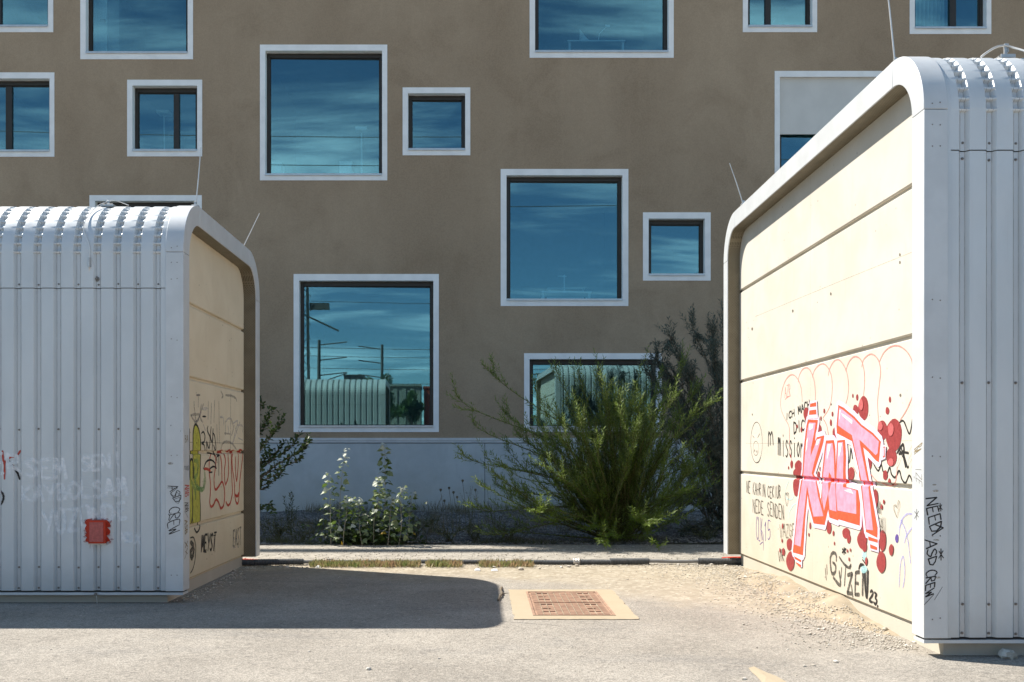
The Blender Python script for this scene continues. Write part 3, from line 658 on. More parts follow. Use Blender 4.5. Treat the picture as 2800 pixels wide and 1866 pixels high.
# ---- earthing cables clamped over the roof edges
def on_left(px, py, out=.02):
    Y = LS['Y0'] - out; return (X_at(px, Y), Y, Z_at(py, Y))
def arc_pt(Sh, x, ang, out):
    return (x, Sh['Y0'] + Sh['rad'] - (Sh['rad'] + out)*math.cos(ang), Sh['ztop'] - Sh['rad'] + (Sh['rad'] + out)*math.sin(ang))
ec = thing('earthing_cable', 'bare earthing cable clamped over the lower shed roof edge and bolted to a rib', 'cable', (-3.96, 10.4, 3.3))
xk = lambda px: X_at(px, 10.5)
zc_ = LS['ztop'] - LS['rad']
pts = [arc_pt(LS, xk(311), 1.55, .03), arc_pt(LS, xk(296), 1.50, .05), arc_pt(LS, xk(283), 1.40, .065), arc_pt(LS, xk(268), 1.30, .055), arc_pt(LS, xk(252), 1.05, .03), arc_pt(LS, xk(241), .7, .014), arc_pt(LS, xk(237), .48, .012), arc_pt(LS, xk(247), .30, .012), arc_pt(LS, xk(259), .12, .012), (xk(261), 10.345, 3.62), (xk(259), 10.35, 3.52), (xk(258), 10.375, 3.42), (xk(262), 10.385, 3.385)]
m = MB(); m.tube(spline(pts, 6), .0045, 8); m.build('cable', M['wire'], ec)
m = MB(); a = arc_pt(LS, xk(268), 1.28, .0); m.box(a[0]-.015, a[0]+.015, a[1]-.015, a[1]+.015, a[2]-.02, a[2]+.065); m.box(a[0]-.07, a[0]+.07, a[1]-.05, a[1]+.05, a[2]-.01, a[2]+.02); bevel(m.build('roof_clamp', M['steel'], ec), .004, 1)
m = MB(); m.tube([(xk(260), 10.344, 3.60), (xk(259), 10.346, 3.50)], [.014, .014], 8); m.build('connector_sleeve', M['steel'], ec)
m = MB(); c = (X_at(265.5, 10.4), 10.40, 3.385); m.tube([(c[0], 10.40, c[2]), (c[0], 10.386, c[2])], [.028, .028], 14); m.tube([(c[0], 10.386, c[2]), (c[0], 10.372, c[2])], [.012, .012], 6); m.build('washer', M['screw'], ec)
ec = thing('earthing_cable', 'pale earthing cable arching over a clamp on the taller shed roof', 'cable', (5.0, 8.1, 4.6))
xr = lambda px: X_at(px, 8.0)
pts = [arc_pt(RS, xr(2700), 1.35, .012), arc_pt(RS, xr(2716), 1.35, .05), arc_pt(RS, xr(2740), 1.35, .09), arc_pt(RS, xr(2764), 1.35, .10), arc_pt(RS, xr(2782), 1.3, .08), arc_pt(RS, xr(2805), 1.1, .04), arc_pt(RS, xr(2830), .7, .014), arc_pt(RS, xr(2838), .3, .014)]
m = MB(); m.tube(spline(pts, 6), .0085, 8); m.build('cable', M['wire'], ec)
m = MB(); a = arc_pt(RS, xr(2766), 1.33, 0); m.box(a[0]-.012, a[0]+.012, a[1]-.012, a[1]+.012, a[2]-.02, a[2]+.12); m.box(a[0]+.014, a[0]+.026, a[1]-.01, a[1]+.01, a[2]+.05, a[2]+.12); m.box(a[0]-.06, a[0]+.06, a[1]-.05, a[1]+.05, a[2]-.01, a[2]+.02); bevel(m.build('roof_clamp', M['steel'], ec), .003, 1)
# ---- small box on the left front, sprayed red
bx = thing('junction_box', 'small square metal box on the ribs sprayed bright red', 'box', (-4.0, 10.33, .7))
Yb = LS['Y0'] - .055
def LB(px, py): return X_at(px, Yb), Z_at(py, Yb)
x0, z1 = LB(240.5, 1424); x1, z0 = LB(287, 1487)
M['redspray'] = paint('red_spray_paint', (0.50, 0.045, 0.018), 1, 0, 30); M['redfade'] = paint('faded_red_spray', (0.47, 0.12, 0.10), 1, 0, 40)
m = MB(); m.box(x0, x1, Yb, LS['Y0'] - .001, z0, z1); bevel(m.build('housing', M['redspray'], bx), .006, 2)
m = MB(); m.box(x0 + .016, x1 - .016, Yb - .008, Yb - .001, z0 + .018, z1 - .018); bevel(m.build('lid', M['redfade'], bx), .003, 2)
m = MB(); m.box(x0 - .006, x1 + .006, Yb + .02, LS['Y0'] - .002, z0 - .012, z0 - .001); m.build('bottom_flange', M['steel'], bx)
ew = thing('earth_rod', 'thin earth wire and bolt at the foot of the lower shed', 'wire', (-4.0, 10.5, 0))
x = X_at(267, 10.4); m = MB(); m.tube([(x, 10.372, .12), (x, 10.37, .06), (x + .004, 10.375, 0)], .004, 6); m.build('wire', M['steel'], ew)
m = MB(); m.tube([(x - .005, 10.366, .098), (x - .005, 10.345, .098)], [.016, .016], 8); m.build('bolt', M['screw'], ew)

# ================================================================ graffiti (thin coats of paint that follow joints and ribs)
GL = {
 'A': [[(0,0),(.5,1),(1,0)],[(.2,.38),(.8,.38)]], 'B': [[(0,0),(0,1),(.7,.9),(.75,.65),(.1,.52)],[(.1,.52),(.9,.4),(.85,.08),(0,0)]],
 'C': [[(.95,.85),(.5,1),(.1,.7),(.1,.3),(.5,0),(.95,.12)]], 'D': [[(.05,0),(.05,1),(.7,.85),(.95,.5),(.7,.12),(.05,0)]],
 'E': [[(.9,1),(.1,1),(.1,0),(.9,0)],[(.1,.52),(.7,.52)]], 'G': [[(.9,.85),(.45,1),(.1,.6),(.15,.15),(.6,0),(.9,.2),(.9,.45),(.55,.45)]],
 'H': [[(.05,0),(.05,1)],[(.9,0),(.9,1)],[(.05,.5),(.9,.5)]], 'I': [[(.5,0),(.5,1)]], 'K': [[(.1,0),(.1,1)],[(.9,1),(.12,.45),(.95,0)]],
 'L': [[(.1,1),(.1,0),(.85,0)]], 'M': [[(0,0),(.12,1),(.5,.3),(.85,1),(1,0)]], 'N': [[(.05,0),(.05,1),(.9,0),(.9,1)]],
 'O': [[(.5,1),(.1,.7),(.1,.3),(.5,0),(.9,.3),(.9,.7),(.5,1)]], 'R': [[(.08,0),(.08,1),(.75,.9),(.75,.6),(.1,.5),(.9,0)]],
 'S': [[(.9,.85),(.5,1),(.12,.78),(.5,.52),(.9,.28),(.5,0),(.08,.12)]], 'T': [[(.05,1),(.95,1)],[(.5,1),(.5,0)]], 'U': [[(.05,1),(.1,.2),(.5,0),(.9,.2),(.92,1)]],
 'V': [[(0,1),(.45,0),(.95,1)]], 'W': [[(0,1),(.25,0),(.5,.7),(.75,0),(1,1)]], 'Y': [[(0,1),(.5,.5)],[(1,1),(.4,0)]], 'Z': [[(.05,1),(.95,1),(.05,0),(.95,0)]],
 'X': [[(0,1),(1,0)],[(1,1),(0,0)]], 'P': [[(.1,0),(.1,1),(.85,.85),(.8,.5),(.1,.42)]],
 '1': [[(.2,.8),(.5,1),(.5,0)]], '5': [[(.95,1),(.2,1),(.15,.55),(.75,.55),(.85,.2),(.4,0),(.05,.1)]], '2': [[(.1,.8),(.5,1),(.9,.75),(.1,0),(.95,.02)]], '3': [[(.1,.95),(.8,.9),(.4,.55),(.9,.3),(.5,0),(.05,.08)]], '0': [[(.5,1),(.1,.5),(.5,0),(.9,.5),(.5,1)]],
 'm': [[(.05,0),(.08,.72)],[(.08,.5),(.28,.72),(.42,.5),(.42,0)],[(.42,.5),(.68,.72),(.85,.5),(.92,0)]], 'i': [[(.5,0),(.5,.65)],[(.5,.86),(.5,.92)]],
 's': [[(.85,.6),(.45,.72),(.2,.5),(.8,.22),(.45,0),(.1,.08)]], 'o': [[(.5,.7),(.1,.35),(.5,0),(.9,.35),(.5,.7)]], 'n': [[(.1,0),(.1,.7)],[(.1,.45),(.5,.7),(.85,.45),(.9,0)]],
 '*': [[(.1,.2),(.9,.8)],[(.1,.8),(.9,.2)],[(.5,1),(.5,0)]], '"': [[(.3,1),(.2,.7)],[(.7,1),(.6,.7)]], '.': [[(.4,0),(.5,.06)]], '~': [[(.1,1.15),(.12,1.2)],[(.7,1.15),(.72,1.2)]], ' ': []}
class Paint:
    """flat marks given in photo pixels, laid on one wall; each mark a hair above the one before"""
    def __init__(s, proj, base=.0025): s.p = proj; s.k = 0; s.v = []; s.f = []; s.m = []; s.mats = []; s.off = base; s.g = []; s.gi = 0
    def mi(s, mat):
        if mat not in s.mats: s.mats.append(mat)
        return s.mats.index(mat)
    def poly(s, pts, mat, smooth=0):
        if smooth: pts = [(p.x, p.y) for p in spline([(a, b, 0) for a, b in pts], smooth, True)]
        s.k += 1; s.off += .0001; d = s.off; k = len(s.v)
        for a in pts: s.v.append((*s.p(*a), d))
        tr = tessellate_polygon([[Vector((q[0], q[1], 0)) for q in s.v[k:]]]); s.f += [tuple(k + i for i in t) for t in tr]; s.m += [s.mi(mat)]*len(tr); s.g += [s.gi]*len(tr); s.gi += s.sep
    def ell(s, x, y, rx, ry, mat, n=18, wob=.06):
        ph = rnd.uniform(0, 6); s.poly([(x + rx*(1+wob*math.sin(3*a+ph))*math.cos(a), y + ry*(1+wob*math.sin(2*a+ph))*math.sin(a)) for a in [2*math.pi*i/n for i in range(n)]], mat)
    def stroke(s, pts, wd, mat, curve=True, taper=.75, closed=False):
        if not curve and len(pts) > 2:
            ring_ = list(pts) + ([pts[0]] if closed else []); kp = s.sep; s.sep = 0
            for a_, b_ in zip(ring_, ring_[1:]): s.stroke([a_, b_], wd, mat, False, 1)
            s.sep = kp; s.gi += kp; return
        s.k += 1; s.off += .00003; d = s.off
        P = [Vector(s.p(*a)) for a in pts]
        if curve and len(P) > 2: P = [Vector((q.x, q.y)) for q in spline([(p.x, p.y, 0) for p in P], 6, closed)]
        if closed: P.append(P[0])
        N = len(P); k = len(s.v)
        if N < 2: return
        for i, p in enumerate(P):
            t = P[min(i+1, N-1)] - P[max(i-1, 0)]
            if t.length < 1e-7: t = Vector((1, 0))
            t.normalize(); nn = Vector((-t.y, t.x)); u = i/(N-1)
            w = wd/2*(1 - (1-taper)*abs(2*u-1)**3)*(1+.12*math.sin(i*1.7+s.k))
            dd = d + .00005*u
            if i == 0: q = p - t*wd*.3; s.v += [(q.x+nn.x*w*.5, q.y+nn.y*w*.5, dd), (q.x-nn.x*w*.5, q.y-nn.y*w*.5, dd)]
            s.v += [(p.x+nn.x*w, p.y+nn.y*w, dd), (p.x-nn.x*w, p.y-nn.y*w, dd)]
            if i == N-1: q = p + t*wd*.3; s.v += [(q.x+nn.x*w*.5, q.y+nn.y*w*.5, dd), (q.x-nn.x*w*.5, q.y-nn.y*w*.5, dd)]
        m = s.mi(mat)
        for i in range(N+1): s.f.append((k+2*i, k+2*i+1, k+2*i+3, k+2*i+2)); s.m.append(m); s.g.append(s.gi)
        s.gi += s.sep
    sep = 0
    def text(s, txt, bl, br, tl, tr, wd, mat, jit=.05, fill=.82, curve=False):
        n = len(txt); keep = s.sep; s.sep = 0
        for i, ch in enumerate(txt):
            dy = rnd.uniform(-jit, jit)
            for st in GL.get(ch, []):
                q = []
                for a, b in st:
                    u = (i + .09 + a*fill)/n + rnd.uniform(-jit, jit)*.25/n; v = b + dy + rnd.uniform(-jit, jit)*.5
                    lo = (bl[0]+(br[0]-bl[0])*u, bl[1]+(br[1]-bl[1])*u); hi = (tl[0]+(tr[0]-tl[0])*u, tl[1]+(tr[1]-tl[1])*u)
                    q.append((lo[0]+(hi[0]-lo[0])*v, lo[1]+(hi[1]-lo[1])*v))
                s.stroke(q, wd, mat, curve=curve or ch in 'COSGU5230so', taper=.8)
        s.sep = keep; s.gi += keep
    def build(s, name, label, parent, place, cuts=(), axis=0):
        """place(a, b, d) -> world; cuts: values of the first (axis 0) or second coordinate where the surface bends"""
        ids = sorted(set(s.g)); o = None
        for gid in ids: o = s.one(gid, name, label, parent, place, cuts, axis)
        return o
    def one(s, gid, name, label, parent, place, cuts, axis):
        bm = bmesh.new(); use = sorted({i for f, q in zip(s.f, s.g) if q == gid for i in f}); vs = {i: bm.verts.new(s.v[i]) for i in use}
        for f, m, q in zip(s.f, s.m, s.g):
            if q != gid: continue
            try: fc = bm.faces.new([vs[i] for i in f]); fc.material_index = m
            except ValueError: pass
        bmesh.ops.triangulate(bm, faces=[f for f in bm.faces if len(f.verts) > 4])
        nrm = (1, 0, 0) if axis == 0 else (0, 1, 0)
        for c in cuts:
            co = (c, 0, 0) if axis == 0 else (0, c, 0)
            bmesh.ops.bisect_plane(bm, geom=bm.verts[:] + bm.edges[:] + bm.faces[:], plane_co=co, plane_no=nrm, dist=1e-6)
        for v in bm.verts: v.co = place(*v.co)
        me = bpy.data.meshes.new(name); bm.to_mesh(me); bm.free()
        for m in s.mats: me.materials.append(m)
        o = link(name, me, parent)
        if label: o['label'] = label
        return o
C_ = dict(overspray=paint('red_overspray', (0.50, 0.10, 0.08), .45, .4, 60), pink=paint('pink_spray', (0.76, 0.27, 0.37), 1, 0, 12), hot=paint('orange_red_spray', (0.78, 0.085, 0.035), 1, 0, 18), halo=paint('pale_pink_spray', (0.66, 0.53, 0.62), 1, 0, 10),
          hi=paint('white_highlight', (0.82, 0.70, 0.74), .95, .2, 20), blood=paint('dark_red_spray', (0.27, 0.040, 0.040), 1, .12, 30), blush=paint('soft_red_spray', (0.55, 0.13, 0.13), .9, .3, 25), faint=paint('faint_pink_line', (0.68, 0.26, 0.22), .9, .25, 20),
          black=paint('black_marker', (0.022, 0.020, 0.019), 1, .15, 60), grey=paint('smoky_black_spray', (0.045, 0.04, 0.035), .78, .45, 25), thin=paint('worn_black_marker', (0.05, 0.043, 0.036), .95, .4, 70), pencil=paint('grey_pencil', (0.15, 0.125, 0.095), .85, .35, 50),
          violet=paint('violet_marker', (0.10, 0.06, 0.26), .95, .25, 60), lilac=paint('worn_blue_spray', (0.30, 0.30, 0.62), .6, .5, 40), cyan=paint('faint_cyan', (0.40, 0.68, 0.68), .7, .4, 25), yellow=paint('yellow_green_spray', (0.50, 0.48, 0.07), .88, .25, 14),
          green=paint('faint_green', (0.22, 0.38, 0.13), .5, .4, 18), redl=paint('red_line_spray', (0.50, 0.06, 0.035), .92, .3, 30), greyl=paint('grey_scribble', (0.24, 0.23, 0.22), .5, .45, 30), whitel=paint('white_scribble', (0.62, 0.59, 0.54), .55, .45, 30),
          wspray=paint('worn_white_spray', (0.92, 0.97, 1.0), .68, .12, 18), ochre=paint('ochre_marker', (0.24, 0.16, 0.05), .9, .3, 40), formline=paint('formwork_line', (0.40, 0.34, 0.26), .55, .5, 30), pinkred=paint('pink_red_marker', (0.75, 0.20, 0.18), .8, .3, 40))
def bend_cuts(js): return [j + d for j in js for d in (-.028, -.018, -.0178, .0178, .018, .028)]
def groove(z, js):
    for j in js:
        q = abs(z - j)
        if q < .0179: return .030
        if q < .028: return .010*(.028 - q)/.010
    return 0.0
def rproj(px, py): Y = RS['Xc']*F/(px - CX); return Y, Z_at(py, Y)
def rplace(a, b, d): return (RS['Xc'] - d + groove(b, JR[1:]), a, b)
def Az(ox, oy, sc, proj): return lambda x, y: proj(ox + x*sc, oy + y*sc)
RA = Az(2020, 920, .2551, rproj)
def B(*pts): return [(x, y + 1489.6) for x, y in pts]
def RP(): return Paint(RA)
# the big lettering KALT
k = RP()
redK = [(750,893),(856,897),(845,985),(832,1040),(824,1135),(848,1082),(925,1062),(915,1135),(882,1250),(850,1350),(812,1470)] + B((842,60),(885,230),(925,440),(932,532),(812,516),(760,320),(748,190),(722,450),(697,858),(588,826),(640,330),(680,40)) + [(694,1450),(706,1200),(735,960)]
redA = [(945,1118),(1030,1112),(1045,1200),(1050,1420)] + B((1050,60),(1062,395),(1078,486),(982,452),(968,360),(930,530),(922,440),(890,220),(895,90)) + [(905,1450),(930,1220)]
redL = [(1066,1118),(1150,1108),(1160,1300),(1155,1450)] + B((1165,125),(1290,160),(1312,300),(1308,540),(1072,470),(1050,250),(1048,60)) + [(1050,1400)]
redT = [(1078,735),(1135,765),(1250,860),(1330,948),(1450,1035),(1536,1128),(1512,1350),(1480,1330),(1400,1240),(1345,1190),(1370,1330),(1412,1568)] + B((1430,180),(1500,560),(1498,672),(1376,608),(1320,110),(1300,0)) + [(1300,1450),(1225,1125),(1150,1085),(1062,1040),(1058,960)]
for q in (redK, redA, redL, redT):
    for a_, b_ in zip(q, q[1:] + q[:1]): k.stroke([a_, b_], .10, C_['halo'], curve=False, taper=1)
for q in (redK, redA, redL, redT): k.poly(q, C_['halo'])
for q in ([(772,698),(848,685),(858,880),(742,886)], B((600,850),(690,880),(688,990),(640,960),(600,890)), B((1385,600),(1510,640),(1512,830),(1415,800)), [(1515,1140),(1590,1175),(1585,1310),(1530,1335)]): k.poly(q, C_['halo'])
for q in (redK, redA, redL, redT): k.poly(q, C_['hot'])
k.poly([(765,925),(835,928),(818,1035),(785,1200),(782,1285),(822,1180),(848,1105),(895,1090),(870,1180),(820,1350),(792,1470)] + B((838,80),(860,220),(918,438),(812,444),(770,250),(742,110),(672,765),(606,742),(650,330),(692,60)) + [(704,1470),(722,1230),(748,990)], C_['pink'])
k.poly([(955,1150),(1015,1145),(1030,1250),(1036,1480)] + B((1045,120),(1058,390),(985,370),(970,190),(925,380),(905,260),(905,100)) + [(918,1460),(940,1260)], C_['pink'])
k.poly([(978,1455),(1000,1490)] + B((1010,40),(975,200),(968,60)), C_['hot'])
k.poly([(1075,1140),(1128,1132),(1134,1300),(1130,1480)] + B((1130,128),(1200,140),(1270,165),(1272,416),(1070,378),(1052,180)) + [(1062,1450)], C_['pink'])
k.poly([(1088,765),(1130,790),(1240,880),(1320,965),(1440,1055),(1515,1130),(1500,1255),(1480,1275),(1330,1130),(1305,1110),(1330,1250),(1395,1568)] + B((1395,60),(1410,200),(1452,590),(1380,582),(1328,60)) + [(1315,1480),(1225,1060),(1150,1010),(1075,955)], C_['pink'])
for q in ([(1092,785),(1105,790),(1095,880),(1086,905)], [(1110,820),(1230,900),(1225,940),(1120,850)], [(762,940),(812,938),(805,985),(765,1010)], [(735,1120),(752,1080),(742,1200),(728,1250)], [(965,1160),(1000,1155),(985,1230),(955,1330)], [(1080,1150),(1118,1145),(1105,1230),(1082,1300)], B((1140,160),(1210,150),(1245,200),(1180,180)), B((880,110),(905,90),(895,240),(885,250)), [(848,1110),(885,1100),(860,1165),(838,1170)]): k.poly(q, C_['hi'])
for q in ([(778,722),(840,708),(840,750),(772,758)], [(768,795),(840,785),(842,835),(764,842)], B((606,868),(680,908),(678,935),(612,896)), B((624,930),(678,960),(676,988),(630,950)), B((1400,655),(1502,690),(1502,722),(1405,696)), B((1420,738),(1498,772),(1495,802),(1426,782)), [(1562,1185),(1582,1180),(1580,1290),(1560,1300)]): k.poly(q, C_['hot'])
k.poly([(1566,1195),(1577,1192),(1575,1280),(1565,1285)], C_['halo'])
kb = RP(); kb.sep = 1                                     # dark red bubbles round the letters
for e in [(1340,770,55,125),(1255,790,30,58),(1225,638,8,22),(1272,655,12,34),(1623,678,12,32),(1596,798,20,42),(1540,1010,52,115),(1665,1060,88,172),(1640,1295,55,108),(725,830,28,66),(868,1005,24,56),(1033,1040,24,66),(990,925,11,36),(1007,833,9,28),(919,800,9,28),(884,880,8,24),(642,1395,38,65),(630,1480,46,70),(570,1372,14,42),(560,1285,6,18),(537,1410,6,18),(1210,1475,33,78),(1405,1350,28,75),(1575,1488,25,55),(1620,1560,15,36),(860,1490,15,45),(675,1000,9,28),(630,965,7,20),(875,1420,7,22)]: kb.ell(*e, C_['blood'])
for x, y, a, b in [(622,120,36,105),(768,355,12,66),(770,540,9,38),(756,637,7,20),(972,560,25,72),(1155,620,40,58),(1185,680,20,52),(1020,622,9,28),(1030,730,6,20),(1330,690,53,95),(1338,540,14,82),(1355,770,26,52),(548,740,30,66),(560,920,45,100),(1470,250,32,96),(1562,285,10,26),(1538,338,12,28),(1548,700,40,108),(1535,930,50,112),(1642,800,25,60),(1170,810,7,20),(1203,800,7,20),(1190,900,7,22),(485,820,15,42),(470,700,7,22),(476,545,8,30),(1375,920,12,45),(448,805,7,24)]: kb.ell(x, y + 1489.6, a, b, C_['blood'])
for e in [(1525,960,26,50),(1640,1000,30,70),(1320,730,22,60)]: kb.ell(*e, C_['blush'])
kb.ell(1640, 1350, 30, 40, C_['blush'])
kb.build('paint_blob', None, right_shed, rplace, bend_cuts(JR[1:]), 1)
for i, v in enumerate(k.v): k.v[i] = (v[0], v[1], v[2] + .0045)
k.build('graffiti', 'pink and orange-red block lettering reading KALT', right_shed, rplace, bend_cuts(JR[1:]), 1)
q = RP(); q.sep = 1                                      # faint pink outline script above
for st in ([(500,890),(455,780),(455,640),(490,500),(540,425),(590,415),(640,470),(670,560),(682,700)], [(637,490),(650,420),(690,350),(740,340),(780,390),(810,480),(822,600),(822,680)], [(790,440),(810,370),(860,310),(910,295),(960,340),(995,430),(1003,560),(990,700),(960,790),(905,870)], [(962,420),(975,350),(1020,270),(1070,250),(1120,300),(1160,390),(1178,520),(1170,640),(1150,720)], [(1148,370),(1180,280),(1230,222),(1280,225),(1320,270),(1345,370),(1350,500),(1338,640)], [(1320,330),(1340,250),(1400,195),(1450,200),(1500,260),(1522,370),(1510,500),(1490,700),(1500,920)], [(1510,270),(1560,170),(1640,108),(1720,105),(1800,160),(1850,240),(1862,300)], [(1862,650),(1800,790),(1730,900)], [(500,890),(540,970),(545,1100),(550,1250),(570,1330)], [(905,880),(945,960),(965,1080)], [(1230,1400),(1280,1500)], [(1420,1480),(1500,1568),(1600,1600),(1680,1560),(1700,1400)]): q.stroke(st, .013, C_['faint'])
q.text('AZR', (492,655), (562,645), (490,545), (555,510), .008, C_['pinkred']); q.stroke([(497,680),(520,655),(550,640)], .008, C_['pinkred'])
q.build('graffiti', None, right_shed, rplace, bend_cuts(JR[1:]), 1)
q = RP(); q.sep = 1
q.text('ICH MACH', (500,905), (775,768), (503,838), (762,682), .0203, C_['black']); q.text('DICH', (588,1048), (755,985), (585,925), (748,885), .0217, C_['black'])
q.text('m', (308,1185), (382,1170), (310,970), (380,985), .0188, C_['black']); q.text('mission', (418,1285), (700,1300), (418,1030), (700,1090), .0188, C_['black'])
q.stroke([(1170,1330),(1190,1340),(1205,1200),(1222,1310)], .0203, C_['black'])
q.text('NE KAHRIN', *B((80,188),(290,226),(85,66),(285,92)), .0130, C_['thin']); q.text('CEKIUR', *B((308,235),(455,250),(310,120),(452,112)), .0145, C_['thin'])
q.text('NEDE', *B((150,402),(270,420),(150,258),(268,276)), .0130, C_['thin']); q.text('SENDEN', *B((305,425),(492,478),(305,284),(488,322)), .0130, C_['thin']); q.text('VAZGE', *B((440,672),(606,640),(440,530),(606,512)), .0130, C_['pencil'])
q.text('VR', *B((425,915),(495,925),(425,810),(495,800)), .0145, C_['thin'])
q.stroke(B((518,328),(502,250),(505,200),(515,190),(520,215),(530,185),(538,215),(530,290),(518,328)), .0101, C_['thin']); q.stroke(B((1700,450),(1670,370),(1668,330),(1690,320),(1700,345),(1720,270),(1728,330),(1700,450)), .0087, C_['pencil'])
q.text('EAU', *B((1490,560),(1580,640),(1490,460),(1580,450)), .0087, C_['thin']); q.text('NA', *B((1490,400),(1530,410),(1490,300),(1530,270)), .0087, C_['thin'])
q.build('marker_writing', None, right_shed, rplace, bend_cuts(JR[1:]), 1)
q = RP()
q.stroke([(192+62*math.cos(a), 1138+218*math.sin(a)) for a in [i*math.pi/8 for i in range(16)]], .0087, C_['thin'], closed=True); q.stroke([(185+30*math.cos(a), 1200+76*math.sin(a)) for a in [i*math.pi/6 for i in range(12)]], .0072, C_['pencil'], closed=True)
q.stroke([(150,1065),(168,1090)], .0116, C_['thin']); q.stroke([(205,1085),(225,1045)], .0116, C_['thin']); q.ell(172,1225,4,14,C_['pencil']); q.ell(196,1235,4,14,C_['pencil']); q.stroke([(190,1355),(215,1345),(235,1300)], .0130, C_['thin'])
q.ell(147, 838, 5, 12, C_['pencil']); q.ell(1735, 632, 10, 18, C_['pencil']); q.ell(992, 728, 8, 12, C_['pencil'])
q.build('graffiti', 'small pencil doodle of an angry face', right_shed, rplace, (), 1)
q = RP()
q.stroke([(1440,1350),(1470,1410),(1500,1440),(1530,1380),(1550,1450),(1590,1470),(1620,1405),(1640,1480),(1680,1512),(1722,1440),(1750,1530),(1790,1570),(1830,1490),(1862,1560)], .020, C_['black']); q.stroke([(1725,925),(1770,910),(1832,1045),(1862,895)], .018, C_['black'])
for st in ([(1700,1250),(1760,1160),(1770,1240),(1720,1260)], [(1740,1180),(1790,1400)], [(1750,1240),(1820,1250)], [(1760,1230),(1800,1380),(1820,1400)], [(1730,1230),(1770,1300)]): q.stroke(st, .028, C_['black'])
for st in ([(1690,1390),(1720,1290),(1705,1400),(1755,1270)], [(1820,1240),(1862,1160)], [(1815,1330),(1862,1230)], [(1810,1390),(1862,1300)], [(1835,1445),(1850,1390)]): q.stroke(st, .014, C_['whitel'])
q.build('graffiti', 'black wavy scribbles beside the red bubbles', right_shed, rplace, bend_cuts(JR[1:]), 1)
q = RP(); q.sep = 1
q.text('CLK', *B((186,695),(262,705),(186,445),(255,470)), .013, C_['violet']); q.text('15', *B((270,700),(345,700),(270,500),(345,498)), .013, C_['violet'])
q.stroke(B((235,580),(262,640),(266,805)), .010, C_['violet']); q.stroke(B((228,742),(258,715)), .014, C_['violet']); q.ell(1698, 678+1489.6, 19, 46, C_['violet'])
for st in (B((1722,640),(1740,500),(1800,420),(1860,415)), B((1740,480),(1790,590),(1825,745)), B((1862,560),(1800,650),(1780,725)), B((1760,480),(1725,560)), B((1722,1195),(1735,960),(1765,870),(1782,1000),(1778,1120),(1762,1205)), B((1820,720),(1845,940))): q.stroke(st, .020, C_['lilac'])
for st in (B((565,40),(592,150),(588,230),(560,262),(512,240),(505,150),(540,60)), B((630,300),(590,320),(545,400),(548,460))): q.stroke(st, .014, C_['cyan'])
q.ell(1352, 850+1489.6, 24, 62, C_['cyan']); q.ell(1345, 1010+1489.6, 36, 42, C_['cyan'])
q.build('graffiti', None, right_shed, rplace, bend_cuts(JR[1:]), 1)
q = RP()
q.stroke(B((1048,915),(1045,850),(1010,832),(985,880),(985,960),(1000,1050),(1035,1040),(1040,970),(1010,935)), .040, C_['grey']); q.stroke(B((1015,1095),(1090,1180),(1078,1030)), .040, C_['grey']); q.stroke(B((1105,990),(1098,1100)), .028, C_['grey']); q.stroke(B((1078,875),(1130,950),(1180,990),(1205,960),(1195,1000)), .030, C_['grey'])
q.stroke(B((1150,960),(1135,1180)), .036, C_['grey']); q.text('ZEN', *B((1155,1250),(1400,1290),(1160,1060),(1405,1010)), .040, C_['grey'], fill=.66); q.stroke(B((1290,1000),(1310,960),(1350,1000),(1360,1230),(1375,1310),(1385,1200),(1390,1030)), .036, C_['black'])
q.stroke(B((1330,880),(1375,930)), .022, C_['black']); q.stroke(B((1330,905),(1372,965)), .022, C_['black']); q.stroke(B((1210,1180),(1225,1300)), .034, C_['grey']); q.stroke(B((945,960),(950,1060)), .020, C_['grey']); q.stroke(B((930,1000),(940,1120)), .022, C_['grey'])
q.text('23', *B((1395,1335),(1490,1390),(1408,1225),(1492,1268)), .028, C_['black'], curve=True); q.ell(1491, 1404+1489.6, 8, 16, C_['black']); q.text('*', *B((1100,840),(1160,850),(1105,775),(1160,770)), .024, C_['black'])
q.build('graffiti', 'smoky black lettering GUTZEN 23', right_shed, rplace, (), 1)
q = Paint(rproj, .0016)                       # hairline formwork marks in the cast concrete
q.stroke([(2066,866),(2200,810),(2340,752),(2494,690)], .005, C_['formline'], taper=1); q.stroke([(2216,470),(2216,1090)], .004, C_['formline'], curve=False); q.stroke([(2216,1110),(2216,1330)], .004, C_['formline'], curve=False)
q.stroke([(2040,1213),(2200,1212),(2494,1205)], .004, C_['formline'], taper=1); q.stroke([(2222,1340),(2222,1590)], .003, C_['formline'], curve=False)
for px, py in ((2168,851),(2272,804),(2057,900),(2461,718),(2461,697)): q.ell(px, py, 2.2, 4.5, C_['pencil'])
q.build('formwork_line', None, right_shed, rplace, bend_cuts(JR[1:]), 1)
# tags on the right front trim and end face
def front_proj(Y): return lambda px, py: (X_at(px, Y), Z_at(py, Y))
def fplace(Y): return lambda a, b, d: (a, Y - d, b)
YT = RS['Y0'] - .010
q = Paint(Az(2490, 1180, .3317, front_proj(YT)), .001); q.sep = 1
q.text('NEED', (122,545), (165,850), (212,535), (262,800), .010, C_['black'], fill=.9); q.text('ASD', (120,888), (158,1118), (222,890), (212,1085), .010, C_['black'], fill=.95); q.text('CREW', (128,1140), (125,1375), (220,1135), (190,1335), .009, C_['black'], fill=.95)
q.text('*', (225,660), (270,660), (225,600), (260,590), .008, C_['black']); q.text('*', (220,1060), (280,1060), (225,970), (275,960), .008, C_['black']); q.stroke([(112,1430),(190,1345)], .006, C_['thin']); q.stroke([(195,1390),(262,1282)], .004, C_['thin'])
q.stroke([(178,855),(268,795),(205,770)], .010, C_['black'], curve=False)
